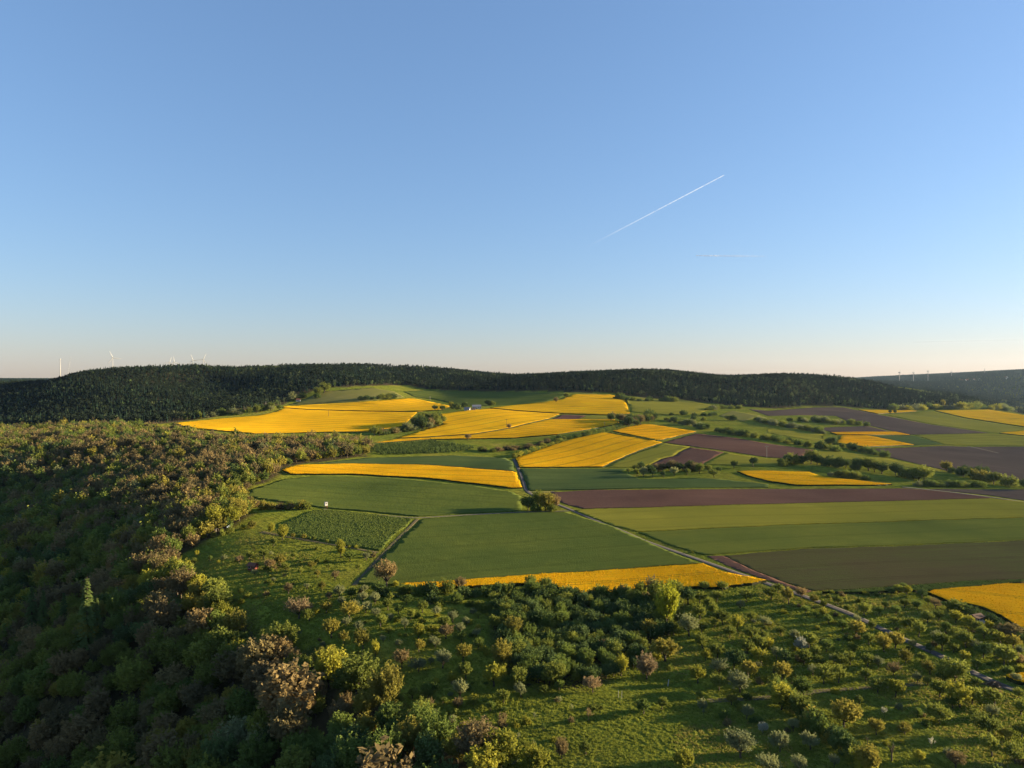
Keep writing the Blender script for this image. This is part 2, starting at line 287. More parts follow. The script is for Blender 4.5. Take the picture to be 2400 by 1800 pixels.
FIELDS = [  # kind, label, drilling direction as two pixels (from, to), pixel outline
 ('rape', 'upper strip of the yellow rapeseed field below the spur of wood', ((700,958),(960,966)), [(662,956),(666,953),(800,946),(961,934),(985,938),(1056,953),(1040,960),(980,966),(850,964),(720,960)]),
 ('rape', 'wide yellow rapeseed field at left with a pole standing in it', ((450,1000),(950,980)), [(404,993),(500,984),(600,976),(645,967),(668,958.5),(720,962),(850,966),(978,968),(960,985),(945,1000),(865,1013),(760,1014),(600,1018),(530,1012),(461,1006)]),
 ('rape', 'upper yellow rapeseed field with dark tramlines on the central rise', ((1340,940),(1450,945)), [(1148,957),(1200,951),(1281,943),(1319,936),(1346,925),(1430,926),(1463,935),(1477,970),(1433,973.5),(1317,970),(1200,962)]),
 ('rape', 'middle yellow rapeseed field below the white farmhouses', ((1100,1000),(1290,975)), [(1007,975),(1096,963),(1148,959),(1200,964),(1312,971.5),(1288,982),(1230,995),(1195,1004),(1110,1018),(1000,1025),(930,1028),(960,1020),(1040,996),(1030,985)]),
 ('rape', 'long yellow rapeseed strip above the rows of young fruit bushes', ((900,1035),(1400,1000)), [(874,1040),(930,1031),(1000,1027.5),(1110,1020.5),(1197,1006),(1232,997),(1292,984),(1352,984),(1440,985),(1455,993),(1390,1006),(1308,1019),(1200,1028),(1007,1031)]),
 ('soil', 'small bare plowed patch between yellow fields on the rise', ((1300,980),(1360,975)), [(1294,982),(1317,972),(1374,974),(1352,983)]),
 ('lgreen', 'small pale green patch beside the bare patch on the rise', ((1360,980),(1430,978)), [(1353,983),(1376,974),(1431,975.5),(1437,983.5)]),
 ('rape', 'large yellow rapeseed field right of the lane in the centre', ((1260,1085),(1480,1030)), [(1209,1077),(1260,1058),(1330,1034),(1411,1016),(1425,1017),(1528,1034),(1552,1039),(1510,1053),(1471,1068),(1440,1082),(1411,1096),(1300,1097),(1218,1097)]),
 ('rape', 'yellow rapeseed wedge between a low hedge and brown soil', ((1450,1015),(1600,1005)), [(1436,1012),(1470,1003),(1506,996),(1525,996),(1631,1013),(1552,1032),(1539,1033),(1512,1027)]),
 ('soil', 'reddish plowed field with a pole at its lower edge', ((1560,1036),(1880,1070)), [(1554,1037),(1631,1016),(1720,1026),(1800,1040),(1908,1055),(1866,1076),(1800,1072),(1690,1056)]),
 ('lgreen', 'curved light green strip between rapeseed and brown soil', ((1420,1095),(1600,1050)), [(1417,1096),(1444,1082),(1474,1068),(1513,1054),(1555,1040),(1618,1048),(1601,1054),(1574,1070),(1550,1076),(1525,1089),(1506,1096)]),
 ('soil', 'plowed brown patch above the dark thicket in the middle', ((1540,1085),(1680,1060)), [(1527,1089),(1550,1076.5),(1578,1069),(1603,1055),(1620,1049),(1696,1060),(1645,1089)]),
 ('lgreen', 'bright green meadow right of the plowed patch', ((1660,1085),(1850,1085)), [(1650,1089),(1699,1062),(1797,1075),(1862,1080),(1850,1093),(1760,1093)]),
 ('dwheat', 'dark green wheat field beside the lane with tall tramlines', ((1240,1140),(1650,1135)), [(1220,1100),(1471,1100),(1455,1105.5),(1498,1124),(1661,1122),(1800,1136),(1800,1143),(1498,1145),(1240,1151)]),
 ('soil', 'long reddish plowed strip right of the round bush', ((1310,1175),(2200,1155)), [(1292,1154),(1390,1148.5),(1800,1146.5),(2120,1145),(2210,1153),(2328,1166),(2315,1168),(1800,1181),(1368,1193),(1335,1185),(1308,1175)]),
 ('dsoil', 'brown plowed corner beyond the path at right edge', ((2200,1150),(2390,1165)), [(2168,1146),(2400,1148),(2450,1150),(2450,1180),(2400,1173),(2317,1161)]),
 ('lgreen', 'broad yellowish green field right of the lane', ((1500,1225),(2300,1200)), [(1346,1197),(1388,1195),(1800,1183),(2328,1169.5),(2400,1176.5),(2460,1182),(2460,1211),(2400,1213),(1819,1231.5),(1495,1247),(1440,1235)]),
 ('mgreen', 'darker green strip with tramlines below the broad field', ((1600,1275),(2300,1240)), [(1498,1249),(1819,1233),(2400,1214.5),(2460,1212.5),(2460,1262),(2400,1265),(2155,1277),(1891,1285.5),(1649,1301),(1570,1278)]),
 ('soil', 'bare soil headland along the lane', ((1660,1305),(1850,1375)), [(1655,1303.5),(1694,1302.5),(1762,1337),(1848,1370),(1905,1387),(1890,1392),(1805,1364),(1728,1336)]),
 ('sprout', 'brownish green field of thin seedlings at right', ((1800,1340),(2300,1315)), [(1696,1303),(1891,1287),(2155,1279),(2400,1267),(2460,1264),(2460,1352),(2400,1359),(2289,1362),(2000,1382),(1906,1386.5),(1850,1369.5),(1764,1337)]),
 ('rape', 'yellow rapeseed field at the right edge beside the orchard', ((2200,1400),(2380,1420)), [(2172,1394),(2181,1388),(2271,1382),(2362,1374),(2400,1375),(2470,1378),(2470,1515),(2400,1481),(2344,1448),(2298,1427),(2217,1412)]),
 ('rape', 'small yellow rapeseed corner beside the lane at right edge', ((2360,1592),(2400,1600)), [(2354,1588),(2400,1586),(2460,1584),(2460,1625),(2400,1606),(2376,1600)]),
 ('rape', 'front yellow rapeseed strip behind the dark thicket', ((1000,1378),(1640,1335)), [(945,1373),(1300,1350),(1646,1326.5),(1700,1346),(1797,1366),(1700,1381),(1600,1380),(1522,1380),(1475,1392),(1373,1398),(1332,1398),(1300,1377),(1221,1374),(1000,1384),(960,1382)]),
 ('wheat', 'big green wheat field in front of the round bush', ((950,1350),(1500,1300)), [(990,1218),(1090,1210),(1230,1203.5),(1325,1201),(1433,1235),(1530,1277),(1637,1322),(1300,1346.5),(945,1370.5),(900,1372),(838,1369)]),
 ('rowcrop', 'green row crop plot below the white hunting hide', ((680,1250),(880,1285)), [(735,1197),(771,1196),(967,1217),(890,1291),(820,1280),(676,1254),(663,1227)]),
 ('wheat', 'curved green wheat field below the yellow strip at left', ((650,1140),(1150,1175)), [(572,1163),(592,1148),(668,1124),(744,1116.5),(907,1120),(1100,1138),(1200,1154),(1222,1164),(1222,1196),(1200,1200),(1100,1204),(980,1211),(763,1191),(700,1182),(600,1168)]),
 ('rape', 'curved yellow rapeseed strip left of the lane', ((700,1105),(1200,1130)), [(660,1104),(698,1092.5),(817,1089),(1007,1093),(1200,1108),(1209,1111),(1224,1145),(1200,1145.5),(1007,1123),(817,1113),(681,1113.5)]),
 ('dwheat', 'dark green wheat strip above the curved yellow strip', ((750,1085),(1180,1090)), [(725,1089),(858,1074),(1061,1068.5),(1183,1074),(1202,1084),(1208,1106),(1007,1090.5),(817,1087)]),
 ('wheat', 'shaded green field at the forest foot behind the farmhouses', ((980,925),(1200,935)), [(945,918),(1000,915),(1200,919),(1330,922),(1318,930),(1276,942),(1200,949),(1140,952),(1075,949),(1023,937),(974,931)]),
 ('dry', 'pale dry grass slope below the spur of wood', ((700,945),(920,925)), [(700,942),(755,918),(871,909),(925,918),(947,931),(844,941),(672,950)]),
 ('lgreen', 'green pasture right of the yellow fields below the forest', ((1480,960),(1680,955)), [(1468,933),(1593,936),(1688,954),(1640,968),(1566,973),(1480,966)]),
 ('dry', 'pale dry grass knoll left of the brown upper field', ((1690,975),(1780,975)), [(1684,975),(1715,963),(1783,975),(1742,988)]),
 ('dsoil', 'upper brown field under the right-hand forest', ((1800,970),(2300,1012)), [(1755,959),(1800,963),(1908,955),(1976,955),(2060,972),(2180,995),(2319,1015),(2136,1019),(2095,1011.5),(2036,997),(1985,987),(1960,975),(1880,973),(1800,975)]),
 ('dsoil', 'narrow brown wedge above the thin yellow strip', ((1920,1005),(2080,1010)), [(1908,1003),(2033,998.5),(2090,1012),(1949,1013)]),
 ('rape', 'thin yellow rapeseed strip at right below the brown wedge', ((1960,1017),(2120,1018)), [(1946,1014.6),(2044,1013),(2098,1013),(2134,1020.5),(1963,1020)]),
 ('rape', 'yellow rapeseed triangle at right beside a row of bushes', ((1980,1035),(2130,1042)), [(1974,1022),(2033,1022),(2142,1044),(2030,1048.5),(1963,1040)]),
 ('dwheat', 'dark green wedge beside the yellow triangle', ((2050,1025),(2200,1040)), [(2037,1022),(2142,1021.5),(2210,1042),(2144,1044)]),
 ('lgreen', 'green field above the right-hand brown field', ((2200,1035),(2390,1030)), [(2146,1021),(2321,1016),(2400,1023),(2470,1029),(2470,1045),(2400,1045.5),(2236,1043),(2213,1041.5)]),
 ('lgreen', 'pale green strip between brown field and yellow field at right', ((2100,985),(2390,1008)), [(2073,972),(2187,964),(2261,981.5),(2400,1002.5),(2470,1012),(2400,1008),(2331,1014.5),(2182,994)]),
 ('rape', 'yellow rapeseed field below the right-hand tree line', ((2200,970),(2400,990)), [(2190.5,963),(2315,961),(2400,974),(2470,986),(2470,1009),(2400,1001),(2261,979.5)]),
 ('rape', 'small yellow rapeseed sliver at right edge', ((2350,1016),(2400,1016)), [(2342,1016),(2400,1010.5),(2470,1014),(2470,1028),(2400,1022)]),
 ('rape', 'small yellow rapeseed patch close under the right-hand forest', ((2030,964),(2120,965)), [(2011,961),(2125,962.5),(2150,964.5),(2112,967.5),(2058,970.5)]),
 ('dsoil', 'wide brown plowed field at right edge', ((2150,1060),(2390,1100)), [(2045,1052),(2139,1048),(2215,1045.5),(2267,1047.5),(2400,1047),(2470,1048),(2470,1140),(2400,1128),(2315,1114),(2218,1103),(2088,1073)]),
 ('rape', 'yellow rapeseed field below the long dark hedge', ((1780,1120),(2050,1135)), [(1727,1107),(1800,1106),(1895,1109),(1930,1120),(2089,1137),(2058,1139),(1868,1139),(1800,1130),(1760,1119)]),
 ('lgreen', 'bright green meadow band above the long dark hedge', ((1890,1070),(2180,1100)), [(1880,1074),(1912,1056),(1975,1060),(2071,1074),(2205,1103),(2174,1105),(2044,1081),(1960,1076)]),
 ('lgreen', 'small green field between two hedges at right', ((1810,1010),(1920,1025)), [(1800,1006),(1854,1011),(1930,1019.5),(1930,1031),(1895,1031),(1800,1015)]),
 ('verge', 'strip of tall grass between seedling field and yellow field', ((1990,1388),(2380,1366)), [(1930,1393),(2000,1386),(2289,1366),(2400,1362),(2460,1358),(2460,1366),(2370,1371),(2200,1386),(2000,1393)]),
]
rng = np.random.default_rng(11); FIELD_XY = []
for i, (kd, lab, (pa, pb), poly) in enumerate(FIELDS):
    cols, hgt, amp, nm, cat = KIND[kd]
    P = hit(*densify(poly, 12).T)[:, :2]
    a, b_ = hit(*pa)[0], hit(*pb)[0]; ang = math.atan2(b_[1] - a[1], b_[0] - a[0])
    dm = P[:, 1].mean(); area = abs(np.sum(P[:, 0] * np.roll(P[:, 1], -1) - np.roll(P[:, 0], -1) * P[:, 1])) / 2
    s = max(math.sqrt(area / 2600), dm * .006, 1.6)
    keep = [0]
    for k in range(1, len(P)):
        if np.linalg.norm(P[k] - P[keep[-1]]) > s * .35: keep.append(k)
    P = P[keep]
    if dm < 900:
        E = densify(P.tolist(), max(2.5, s)); P = E + rng.normal(0, .22 if kd != 'soil' else .15, E.shape) + (np.stack([vnoise(E[:, 0] / 14, E[:, 1] / 14, 71), vnoise(E[:, 0] / 14, E[:, 1] / 14, 72)], -1) - .5) * 1.6
    ca, sa = math.cos(ang), math.sin(ang); FIELD_XY.append(P)
    x0, y0 = P.min(0); x1, y1 = P.max(0)
    gxx, gyy = np.meshgrid(np.arange(x0, x1, s), np.arange(y0, y1, s)); gxx = gxx + rng.uniform(-.3, .3, gxx.shape) * s; gyy = gyy + rng.uniform(-.3, .3, gyy.shape) * s
    q = np.stack([gxx.ravel(), gyy.ravel()], -1); q = q[inside(P, q[:, 0], q[:, 1])]
    n = len(P)
    # keep interior points away from the outline
    if len(q):
        dd = np.min(np.linalg.norm(q[:, None] - P[None], axis=-1), axis=1) if len(q) * n < 4e6 else np.full(len(q), 9e9)
        q = q[dd > s * .4]
    vv = [Vector(p) for p in P.tolist()] + [Vector(p) for p in q.tolist()]
    rv, re, rf, *_ = delaunay_2d_cdt(vv, [(k, (k + 1) % n) for k in range(n)], [], 1, 1e-4)
    W = np.array([(p.x, p.y) for p in rv]); Z = H(W[:, 0], W[:, 1]); top = Z + hgt + rng.uniform(-.5, .5, len(W)) * amp * 2
    V = np.column_stack([W, top]); F = [tuple(f) for f in rf]
    cnt = {}
    for f in F:
        for k in range(len(f)):
            e = (f[k], f[(k + 1) % len(f)]); cnt[e] = 1
    bd = [e for e in cnt if (e[1], e[0]) not in cnt]; bi = {}; ext = []
    for e in bd:
        for t in e:
            if t not in bi: bi[t] = len(V) + len(ext); ext.append((W[t][0], W[t][1], Z[t] - .6))
    F += [(bi[e[0]], bi[e[1]], e[1], e[0]) for e in bd]
    V = np.vstack([V, np.array(ext)]) if ext else V
    if kd in ('rape', 'rowcrop', 'verge') and dm < 1000:   # the uneven canopy: one little tuft per plant clump, in drilled rows
        sa_, sb_ = (max(.9, math.sqrt(area / 15000) * .8), max(1.0, math.sqrt(area / 15000) * 1.25)) if kd != 'rowcrop' else (1.9, .9)
        lx = P @ np.array([ca, sa]); ly = P @ np.array([-sa, ca])
        tx, ty = np.meshgrid(np.arange(lx.min(), lx.max(), sb_), np.arange(ly.min(), ly.max(), sa_)); tx = tx + rng.uniform(-.45, .45, tx.shape) * sb_; ty = ty + rng.uniform(-.22, .22, ty.shape) * sa_
        wx = (tx * ca - ty * sa).ravel(); wy = (tx * sa + ty * ca).ravel(); ok = inside(P, wx, wy) & (rng.uniform(size=wx.size) < .93); wx, wy = wx[ok], wy[ok]; m_ = len(wx)
        zt = H(wx, wy) + hgt; hh_ = rng.uniform(.08, .34 if dm < 450 else .26, m_) * (1.3 if kd == 'rowcrop' else 1); rr_ = rng.uniform(.35, .62, m_) * min(sa_, 2.2); th_ = rng.uniform(0, 1.57, m_); b0 = len(V)
        T_ = np.empty((m_, 5, 3))
        for k_ in range(4):
            T_[:, k_, 0] = wx + np.cos(th_ + k_ * 1.5708) * rr_; T_[:, k_, 1] = wy + np.sin(th_ + k_ * 1.5708) * rr_; T_[:, k_, 2] = zt - .12
        T_[:, 4, 0] = wx + rng.normal(0, .12, m_); T_[:, 4, 1] = wy + rng.normal(0, .12, m_); T_[:, 4, 2] = zt + hh_
        V = np.vstack([V, T_.reshape(-1, 3)]); bb = b0 + np.arange(m_) * 5
        F += np.stack([np.stack([bb + k_, bb + (k_ + 1) % 4, bb + 4], -1) for k_ in range(4)], 1).reshape(-1, 3).tolist()
    nsk = len(bd); ntop = len(rf); near = dm < 450
    mm = field_mat('%s_surface' % nm, *cols, ang, row={'rape': 1.3, 'rowcrop': 1.0, 'soil': 1.6, 'dsoil': 2.2, 'sprout': 2.0}.get(kd, 1.6) * (1 if near else 2.2), fine=.7 if near else 1.6,
                   patch=45 if kd in ('rape',) else 70, bump={'rape': .9, 'soil': .5, 'dsoil': .4, 'rowcrop': 1.0, 'verge': 1.0}.get(kd, .45),
                   tram=None if kd in ('soil', 'dsoil', 'dry', 'verge', 'rowcrop') else (10.5 if i % 3 else 15.0), tramc=(.10, .085, .02) if kd == 'rape' else mul(cols[2], .55),
                   trans=.2 if kd == 'rape' else 0, tw=float(np.clip(dm * .0011, .4, 1.1)), rowmix=.75 if kd == 'rowcrop' else .55)
    fmi = np.zeros(len(F), np.int32); fmi[ntop:ntop + nsk] = 1 if kd in ('rape', 'verge') else 0
    o = link(nm, mesh_from(nm, V, F, [mm, 'crop_stalks' if 'soil' not in kd else 'soil_edge'], fmi, False)); o.data.polygons.foreach_set('use_smooth', np.array([i_ < len(rf) for i_ in range(len(F))], bool))
    tag(o, lab, None if kd in ('soil', 'dsoil') else cat, None, 'structure' if kd in ('soil', 'dsoil') else 'stuff')
print('fields', time.time() - T0)

# ------------------------------------------------------------------ lanes and tracks
def ribbon(name, pix, width, mat, lift, label, step=6, wob=.0):
    P = hit(*densify(pix, step, False).T)[:, :2]
    L = [P[0]]
    for p in P[1:]:
        if np.linalg.norm(p - L[-1]) > 2.0: L.append(p)
    P = np.array(L)
    for _ in range(2): P[1:-1] = (P[:-2] + 2 * P[1:-1] + P[2:]) / 4
    P = densify(P.tolist(), 3.0, False)
    d = np.gradient(P, axis=0); d /= np.linalg.norm(d, axis=1, keepdims=True) + 1e-9; nrm = np.stack([-d[:, 1], d[:, 0]], -1)
    V = []; F = []; offs = np.array([-.5, -.49, -.25, 0, .25, .49, .5]) * width; up = np.array([-.4, 1, 1, 1, 1, 1, -.4])
    for k in range(len(P)):
        w = 1 + (vnoise(k * .31, 0, 7) - .5) * wob
        c = P[k] + nrm[k] * offs[:, None] * w; z = H(c[:, 0], c[:, 1])
        zz = np.where(up < 0, z - .3, z + lift)
        V += [(c[j, 0], c[j, 1], zz[j]) for j in range(7)]
    for k in range(len(P) - 1):
        for j in range(6): F.append((k*7+j, k*7+j+1, (k+1)*7+j+1, (k+1)*7+j)[::-1])
    return tag(link(name, mesh_from(name, V, F, [mat], None, True)), label, kind='structure')
LANE = [(1204,1076),(1216,1101),(1227,1130),(1232,1150),(1245,1159),(1270,1170),(1310,1184),(1345,1198),(1400,1222),(1440,1237),(1510,1268),(1640,1313),(1723,1342),(1800,1369),(1870,1393),(1930,1415),(2000,1442),(2040,1462),(2120,1500),(2200,1535),(2260,1567),(2330,1600),(2375,1617),(2440,1640)]
ribbon('lane', LANE, 2.7, 'asphalt', .14, 'pale lane running down through fields and orchard')
ribbon('path', [(757,1194),(830,1202.5),(970,1214.5),(1100,1206.5),(1230,1200),(1340,1197.5)], 2.2, 'gravel', .12, 'thin pale path from the hide to the lane', wob=.4)
ribbon('path', [(978,1217),(930,1265),(900,1295),(850,1350),(830,1372)], 2.0, 'dirt', .10, 'two-rut grass track between row crop and wheat', wob=.5)
ribbon('path', [(612,1247),(700,1263),(800,1280),(892,1297)], 2.4, 'dirt', .10, 'brown track below the row crop plot', wob=.6)
ribbon('path', [(2115,1142),(2210,1152),(2315,1165),(2450,1184)], 2.6, 'gravel', .3, 'pale path crossing the brown fields at right', wob=.3)
ribbon('path', [(2267,1046),(2300,1053),(2340,1062)], 2.0, 'gravel', .3, 'short pale path at the top of the wide brown field', wob=.3)
ribbon('path', [(1660,1643),(1740,1639),(1820,1634),(1900,1622),(2000,1614),(2100,1609),(2175,1600)], 2.2, 'dirt', .08, 'faint brown track across the orchard', wob=.7)
ribbon('path', [(1232,1153),(1260,1153.5),(1300,1153)], 2.4, 'gravel', .12, 'short gravel turn-off behind the round bush', wob=.2)
print('lanes', time.time() - T0)
#@@TREES
# ------------------------------------------------------------------ tree shapes
def leaf_quads(g, C, rad, n, size, flat=1.0):
    """n leaf diamonds scattered through each clump C (m,3) of radius rad (m,)"""
    m = len(C); d = g.normal(size=(m, n, 3)); d /= np.linalg.norm(d, axis=-1, keepdims=True)
    r = g.uniform(0, 1, (m, n, 1)) ** .5 * rad[:, None, None]
    p = (C[:, None] + d * r * np.array([1, 1, flat])).reshape(-1, 3); k = len(p)
    u = g.normal(size=(k, 3)); u /= np.linalg.norm(u, axis=-1, keepdims=True); w = g.normal(size=(k, 3)); w = np.cross(u, w); w /= np.linalg.norm(w, axis=-1, keepdims=True) + 1e-9
    s = size * g.uniform(.6, 1.3, (k, 1)); V = np.stack([p + u * s, p + w * s * .62, p - u * s, p - w * s * .62], 1).reshape(-1, 3)
    return V, np.arange(k * 4).reshape(-1, 4)
def broadleaf(seed, h, w, th, limbs, nclump, nleaf, lsize, tr, dome=False, low=-.55, crad=.17, stretch=1.0, lean=.0):
    g = np.random.default_rng(seed); rn = random.Random(seed); mb = MB()
    cz = th + (h - th) * .5; rx = w / 2; rz = (h - th) / 2 * 1.02; C = np.array([lean * w, 0, cz])
    if dome: cz = h * .32; rz = h * .66; C = np.array([0, 0, cz])
    bump = g.normal(size=(7, 3)); bump /= np.linalg.norm(bump, axis=-1, keepdims=True); ba = g.uniform(-.34, .36, 7)
    def rad(d): return 1 + np.sum(ba * np.exp(-4 * (1 - d @ bump.T)), axis=-1)
    D = g.normal(size=(nclump * 4, 3)); D /= np.linalg.norm(D, axis=-1, keepdims=True); D = D[D[:, 2] > low][:nclump]
    rr = g.uniform(.3, 1.12, len(D)) ** .6 * rad(D); P = C + D * rr[:, None] * np.array([rx, rx, rz]) * .92
    P[:, 2] = np.maximum(P[:, 2], .25)
    top = Vector((lean * w * .3, 0, th)); mb.tube([(0, 0, -.3), (rn.uniform(-.1, .1), rn.uniform(-.1, .1), th * .5), top], [tr * 1.35, tr, tr * .85], 6)
    for i in range(limbs):
        t = P[rn.randrange(len(P))]; base = Vector(top) * rn.uniform(.75, 1); mid = base.lerp(Vector(t), .5) + Vector((rn.uniform(-.3, .3), rn.uniform(-.3, .3), rn.uniform(.1, .5)))
        mb.tube([base, mid, Vector(t)], [tr * .55, tr * .32, tr * .1], 4)
        for j in range(3):
            q = P[np.argsort(np.linalg.norm(P - np.array(mid), axis=1))[rn.randrange(min(8, len(P)))]]
            mb.tube([mid, mid.lerp(Vector(q), .55) + Vector((0, 0, .15)), Vector(q)], [tr * .25, tr * .16, tr * .05], 3)
    # leaves sit along twigs that fan out and turn upwards
    n = len(P); K = np.array([lean * w * .4, 0, (.08 if dome else th + .12 * (h - th)) if not dome else .1 * h]); root = K + (P - K) * g.uniform(.3, .6, (n, 1))
    tt = g.uniform(0, 1, (n, nleaf, 1)) ** .7; p = root[:, None] + (P - root)[:, None] * tt; p[..., 2:] += .07 * h * tt ** 2 * g.uniform(.2, 1.3, (n, 1, 1))
    p = p + g.normal(size=p.shape) * crad * w * .34 * (1.15 - .75 * tt); p = p.reshape(-1, 3); k = len(p)
    u = g.normal(size=(k, 3)); u /= np.linalg.norm(u, axis=-1, keepdims=True); q = np.cross(u, g.normal(size=(k, 3))); q /= np.linalg.norm(q, axis=-1, keepdims=True) + 1e-9
    sz = lsize * g.uniform(.55, 1.3, (k, 1)); V = np.stack([p + u * sz, p + q * sz * .62, p - u * sz, p - q * sz * .62], 1).reshape(-1, 3)
    V[:, 2] = np.maximum(V[:, 2], .05)
    return mb, V, np.arange(k * 4).reshape(-1, 4)
def spruce(seed, h, w, tiers, per, lsize):
    g = np.random.default_rng(seed); mb = MB(); mb.tube([(0, 0, -.3), (0, 0, h * .5), (0, 0, h * .98)], [h * .018, h * .011, .03], 6); V = []; F = []
    for i in range(tiers):
        t = i / tiers; z = h * (.1 + .88 * t); r = w / 2 * (1 - t) ** .85 * g.uniform(.85, 1.1) + .12
        for k in range(max(5, int(per * (1 - .6 * t)))):
            a = g.uniform(0, 6.283); rr = r * g.uniform(.75, 1.15); d = np.array([math.cos(a), math.sin(a), 0]); n = np.array([-math.sin(a), math.cos(a), 0])
            for q in np.linspace(.25, 1, 4):
                c = d * rr * q + np.array([0, 0, z - .28 * rr * q * q + g.normal(0, .08)]); s = lsize * (1.25 - .55 * q) * g.uniform(.8, 1.2); b = len(V)
                V += [c + d * s * .9 - np.array([0, 0, s * .35]), c + n * s, c - d * s * .7, c - n * s]; F.append((b, b+1, b+2, b+3))
    return mb, np.array(V), np.array(F)
def far_conifer(seed, h, w):
    rn = random.Random(seed); V = []; F = []; mb = MB(); mb.tube([(0, 0, -1), (0, 0, h * .9)], [.2, .08], 4)
    n = 7; T = 5
    for i in range(T):
        z0 = h * (.16 + .16 * i); z1 = min(h, z0 + h * .3); r = w / 2 * (1 - i / (T + .4)) * rn.uniform(.85, 1.15); b = len(V); V.append((rn.uniform(-.1, .1), rn.uniform(-.1, .1), z1)); ph = rn.uniform(0, 6)
        for k in range(n): a = ph + 6.283 * k / n; q = r * rn.uniform(.6, 1.25); V.append((math.cos(a) * q, math.sin(a) * q, z0 - rn.uniform(0, .05) * h))
        F += [(b, b + 1 + k, b + 1 + (k + 1) % n) for k in range(n)]
    return mb, np.array(V), F
def far_broad(seed, h, w, nl=90, ls=.95, base=.25):
    g = np.random.default_rng(seed); mb = MB(); mb.tube([(0, 0, -1), (0, 0, h * .6)], [.25, .1], 4)
    D = g.normal(size=(12, 3)); D /= np.linalg.norm(D, axis=-1, keepdims=True)
    P = np.array([0, 0, h * (base + (1 - base) * .5)]) + D * g.uniform(.45, .85, (12, 1)) * np.array([w / 2, w / 2, h * (1 - base) / 2])
    V, F = leaf_quads(g, P, g.uniform(.6, 1.2, 12) * w * .2, nl // 12, ls); return mb, V, F
def two_meshes(name, t):
    mb, V, F = t; return (mb.mesh(name + '_trunk', 'bark', True), mesh_from(name + '_crown', V, F, ['leaf_olive']))
def joined(name, t, leaf):
    mb, V, F = t; k = len(mb.v); F2 = [tuple(int(i) + k for i in f) for f in F]
    return mesh_from(name, mb.v + [tuple(p) for p in np.asarray(V).tolist()], mb.f + F2, ['bark', 'leaf_' + leaf], [0] * len(mb.f) + [1] * len(F2))
SHAPE = {}   # style -> list of (trunk mesh, crown mesh, nominal width, nominal height)
def reg(style, ws, hs, fn, seeds):
    SHAPE[style] = [(*two_meshes(style, fn(s)), ws, hs) for s in seeds]
reg('orchard', 6.0, 5.2, lambda s: broadleaf(s, 5.2, 6.0, 1.25, 7, 100, 30, .215, .2, low=-.4, crad=.13, lean=random.Random(s).uniform(-.1, .1)), [1, 2, 3, 4, 5, 6, 7, 8])
reg('twiggy', 6.0, 5.6, lambda s: broadleaf(s, 5.6, 6.0, 1.2, 12, 115, 24, .17, .18, low=-.35, crad=.10), [11, 12, 13, 14])
reg('tall', 6.0, 9.5, lambda s: broadleaf(s, 9.5, 6.0, 1.3, 8, 150, 24, .24, .2, low=-.85, crad=.13), [21, 22, 23])
reg('sapling', 2.2, 3.4, lambda s: broadleaf(s, 3.4, 2.2, 1.0, 6, 30, 12, .13, .05, low=-.5, crad=.14), [31, 32])
reg('bush', 6.0, 4.4, lambda s: broadleaf(s, 4.4, 6.0, .5, 5, 140, 24, .22, .09, dome=True, low=-.4, crad=.13), [41, 42, 43, 44])
reg('wood', 8.0, 11.0, lambda s: broadleaf(s, 11.0, 8.0, 2.0, 8, 170, 24, .31, .22, low=-.75, crad=.13, lean=random.Random(s).uniform(-.06, .06)), [51, 52, 53, 54, 55, 56, 57, 58])
reg('bare', 4.0, 5.0, lambda s: broadleaf(s, 5.0, 4.0, 2.2, 9, 26, 3, .12, .22, low=-.1, crad=.1), [61])
reg('spruce', 6.0, 18.0, lambda s: spruce(s, 18, 6.0, 26, 17, .5), [71, 72])
print('shapes', time.time() - T0)

ORD = ['first','second','third','fourth','fifth','sixth','seventh','eighth','ninth','tenth','eleventh','twelfth','thirteenth','fourteenth','fifteenth','sixteenth','seventeenth','eighteenth','nineteenth']
NUM = ['one','two','three','four','five','six','seven','eight','nine','ten','eleven','twelve','thirteen','fourteen','fifteen','sixteen','seventeen','eighteen','nineteen']
TENS = {2: ('twenty', 'twentieth'), 3: ('thirty', 'thirtieth'), 4: ('forty', 'fortieth'), 5: ('fifty', 'fiftieth'), 6: ('sixty', 'sixtieth'), 7: ('seventy', 'seventieth'), 8: ('eighty', 'eightieth'), 9: ('ninety', 'ninetieth')}
def ordinal(n):
    if n < 20: return ORD[n - 1]
    return TENS[n // 10][1] if n % 10 == 0 else TENS[n // 10][0] + '-' + ORD[n % 10 - 1]
def number(n):
    if n < 20: return NUM[n - 1]
    return TENS[n // 10][0] if n % 10 == 0 else TENS[n // 10][0] + '-' + NUM[n % 10 - 1]
PLANTS = []
rp = random.Random(5)
def plant(x, y, w, h, style, col, name, zone, noun, group, dz=0.0):
    tm_, cm_, nw, nh = rp.choice(SHAPE[style]); z = float(H(x, y))
    e = bpy.data.objects.new(name, None); COL.objects.link(e); e.empty_display_size = .5
    e.location = (x, y, z + dz); e.rotation_euler = (0, 0, rp.uniform(0, 6.283)); e.scale = (w / nw, w / nw, h / nh)
    t = bpy.data.objects.new('trunk', tm_); COL.objects.link(t); t.parent = e
    c = bpy.data.objects.new('crown', cm_); COL.objects.link(c); c.parent = e
    c.material_slots[0].link = 'OBJECT'; c.material_slots[0].material = MATS['leaf_' + col]
    e['category'] = 'tree' if noun.endswith('tree') else ('conifer' if noun == 'spruce' else ('sapling' if noun == 'sapling' else 'shrub')); e['group'] = group
    u, v, f = project((x, y, z)); PLANTS.append((e, float(u), zone, COLWORD[col], noun, h))
    return e
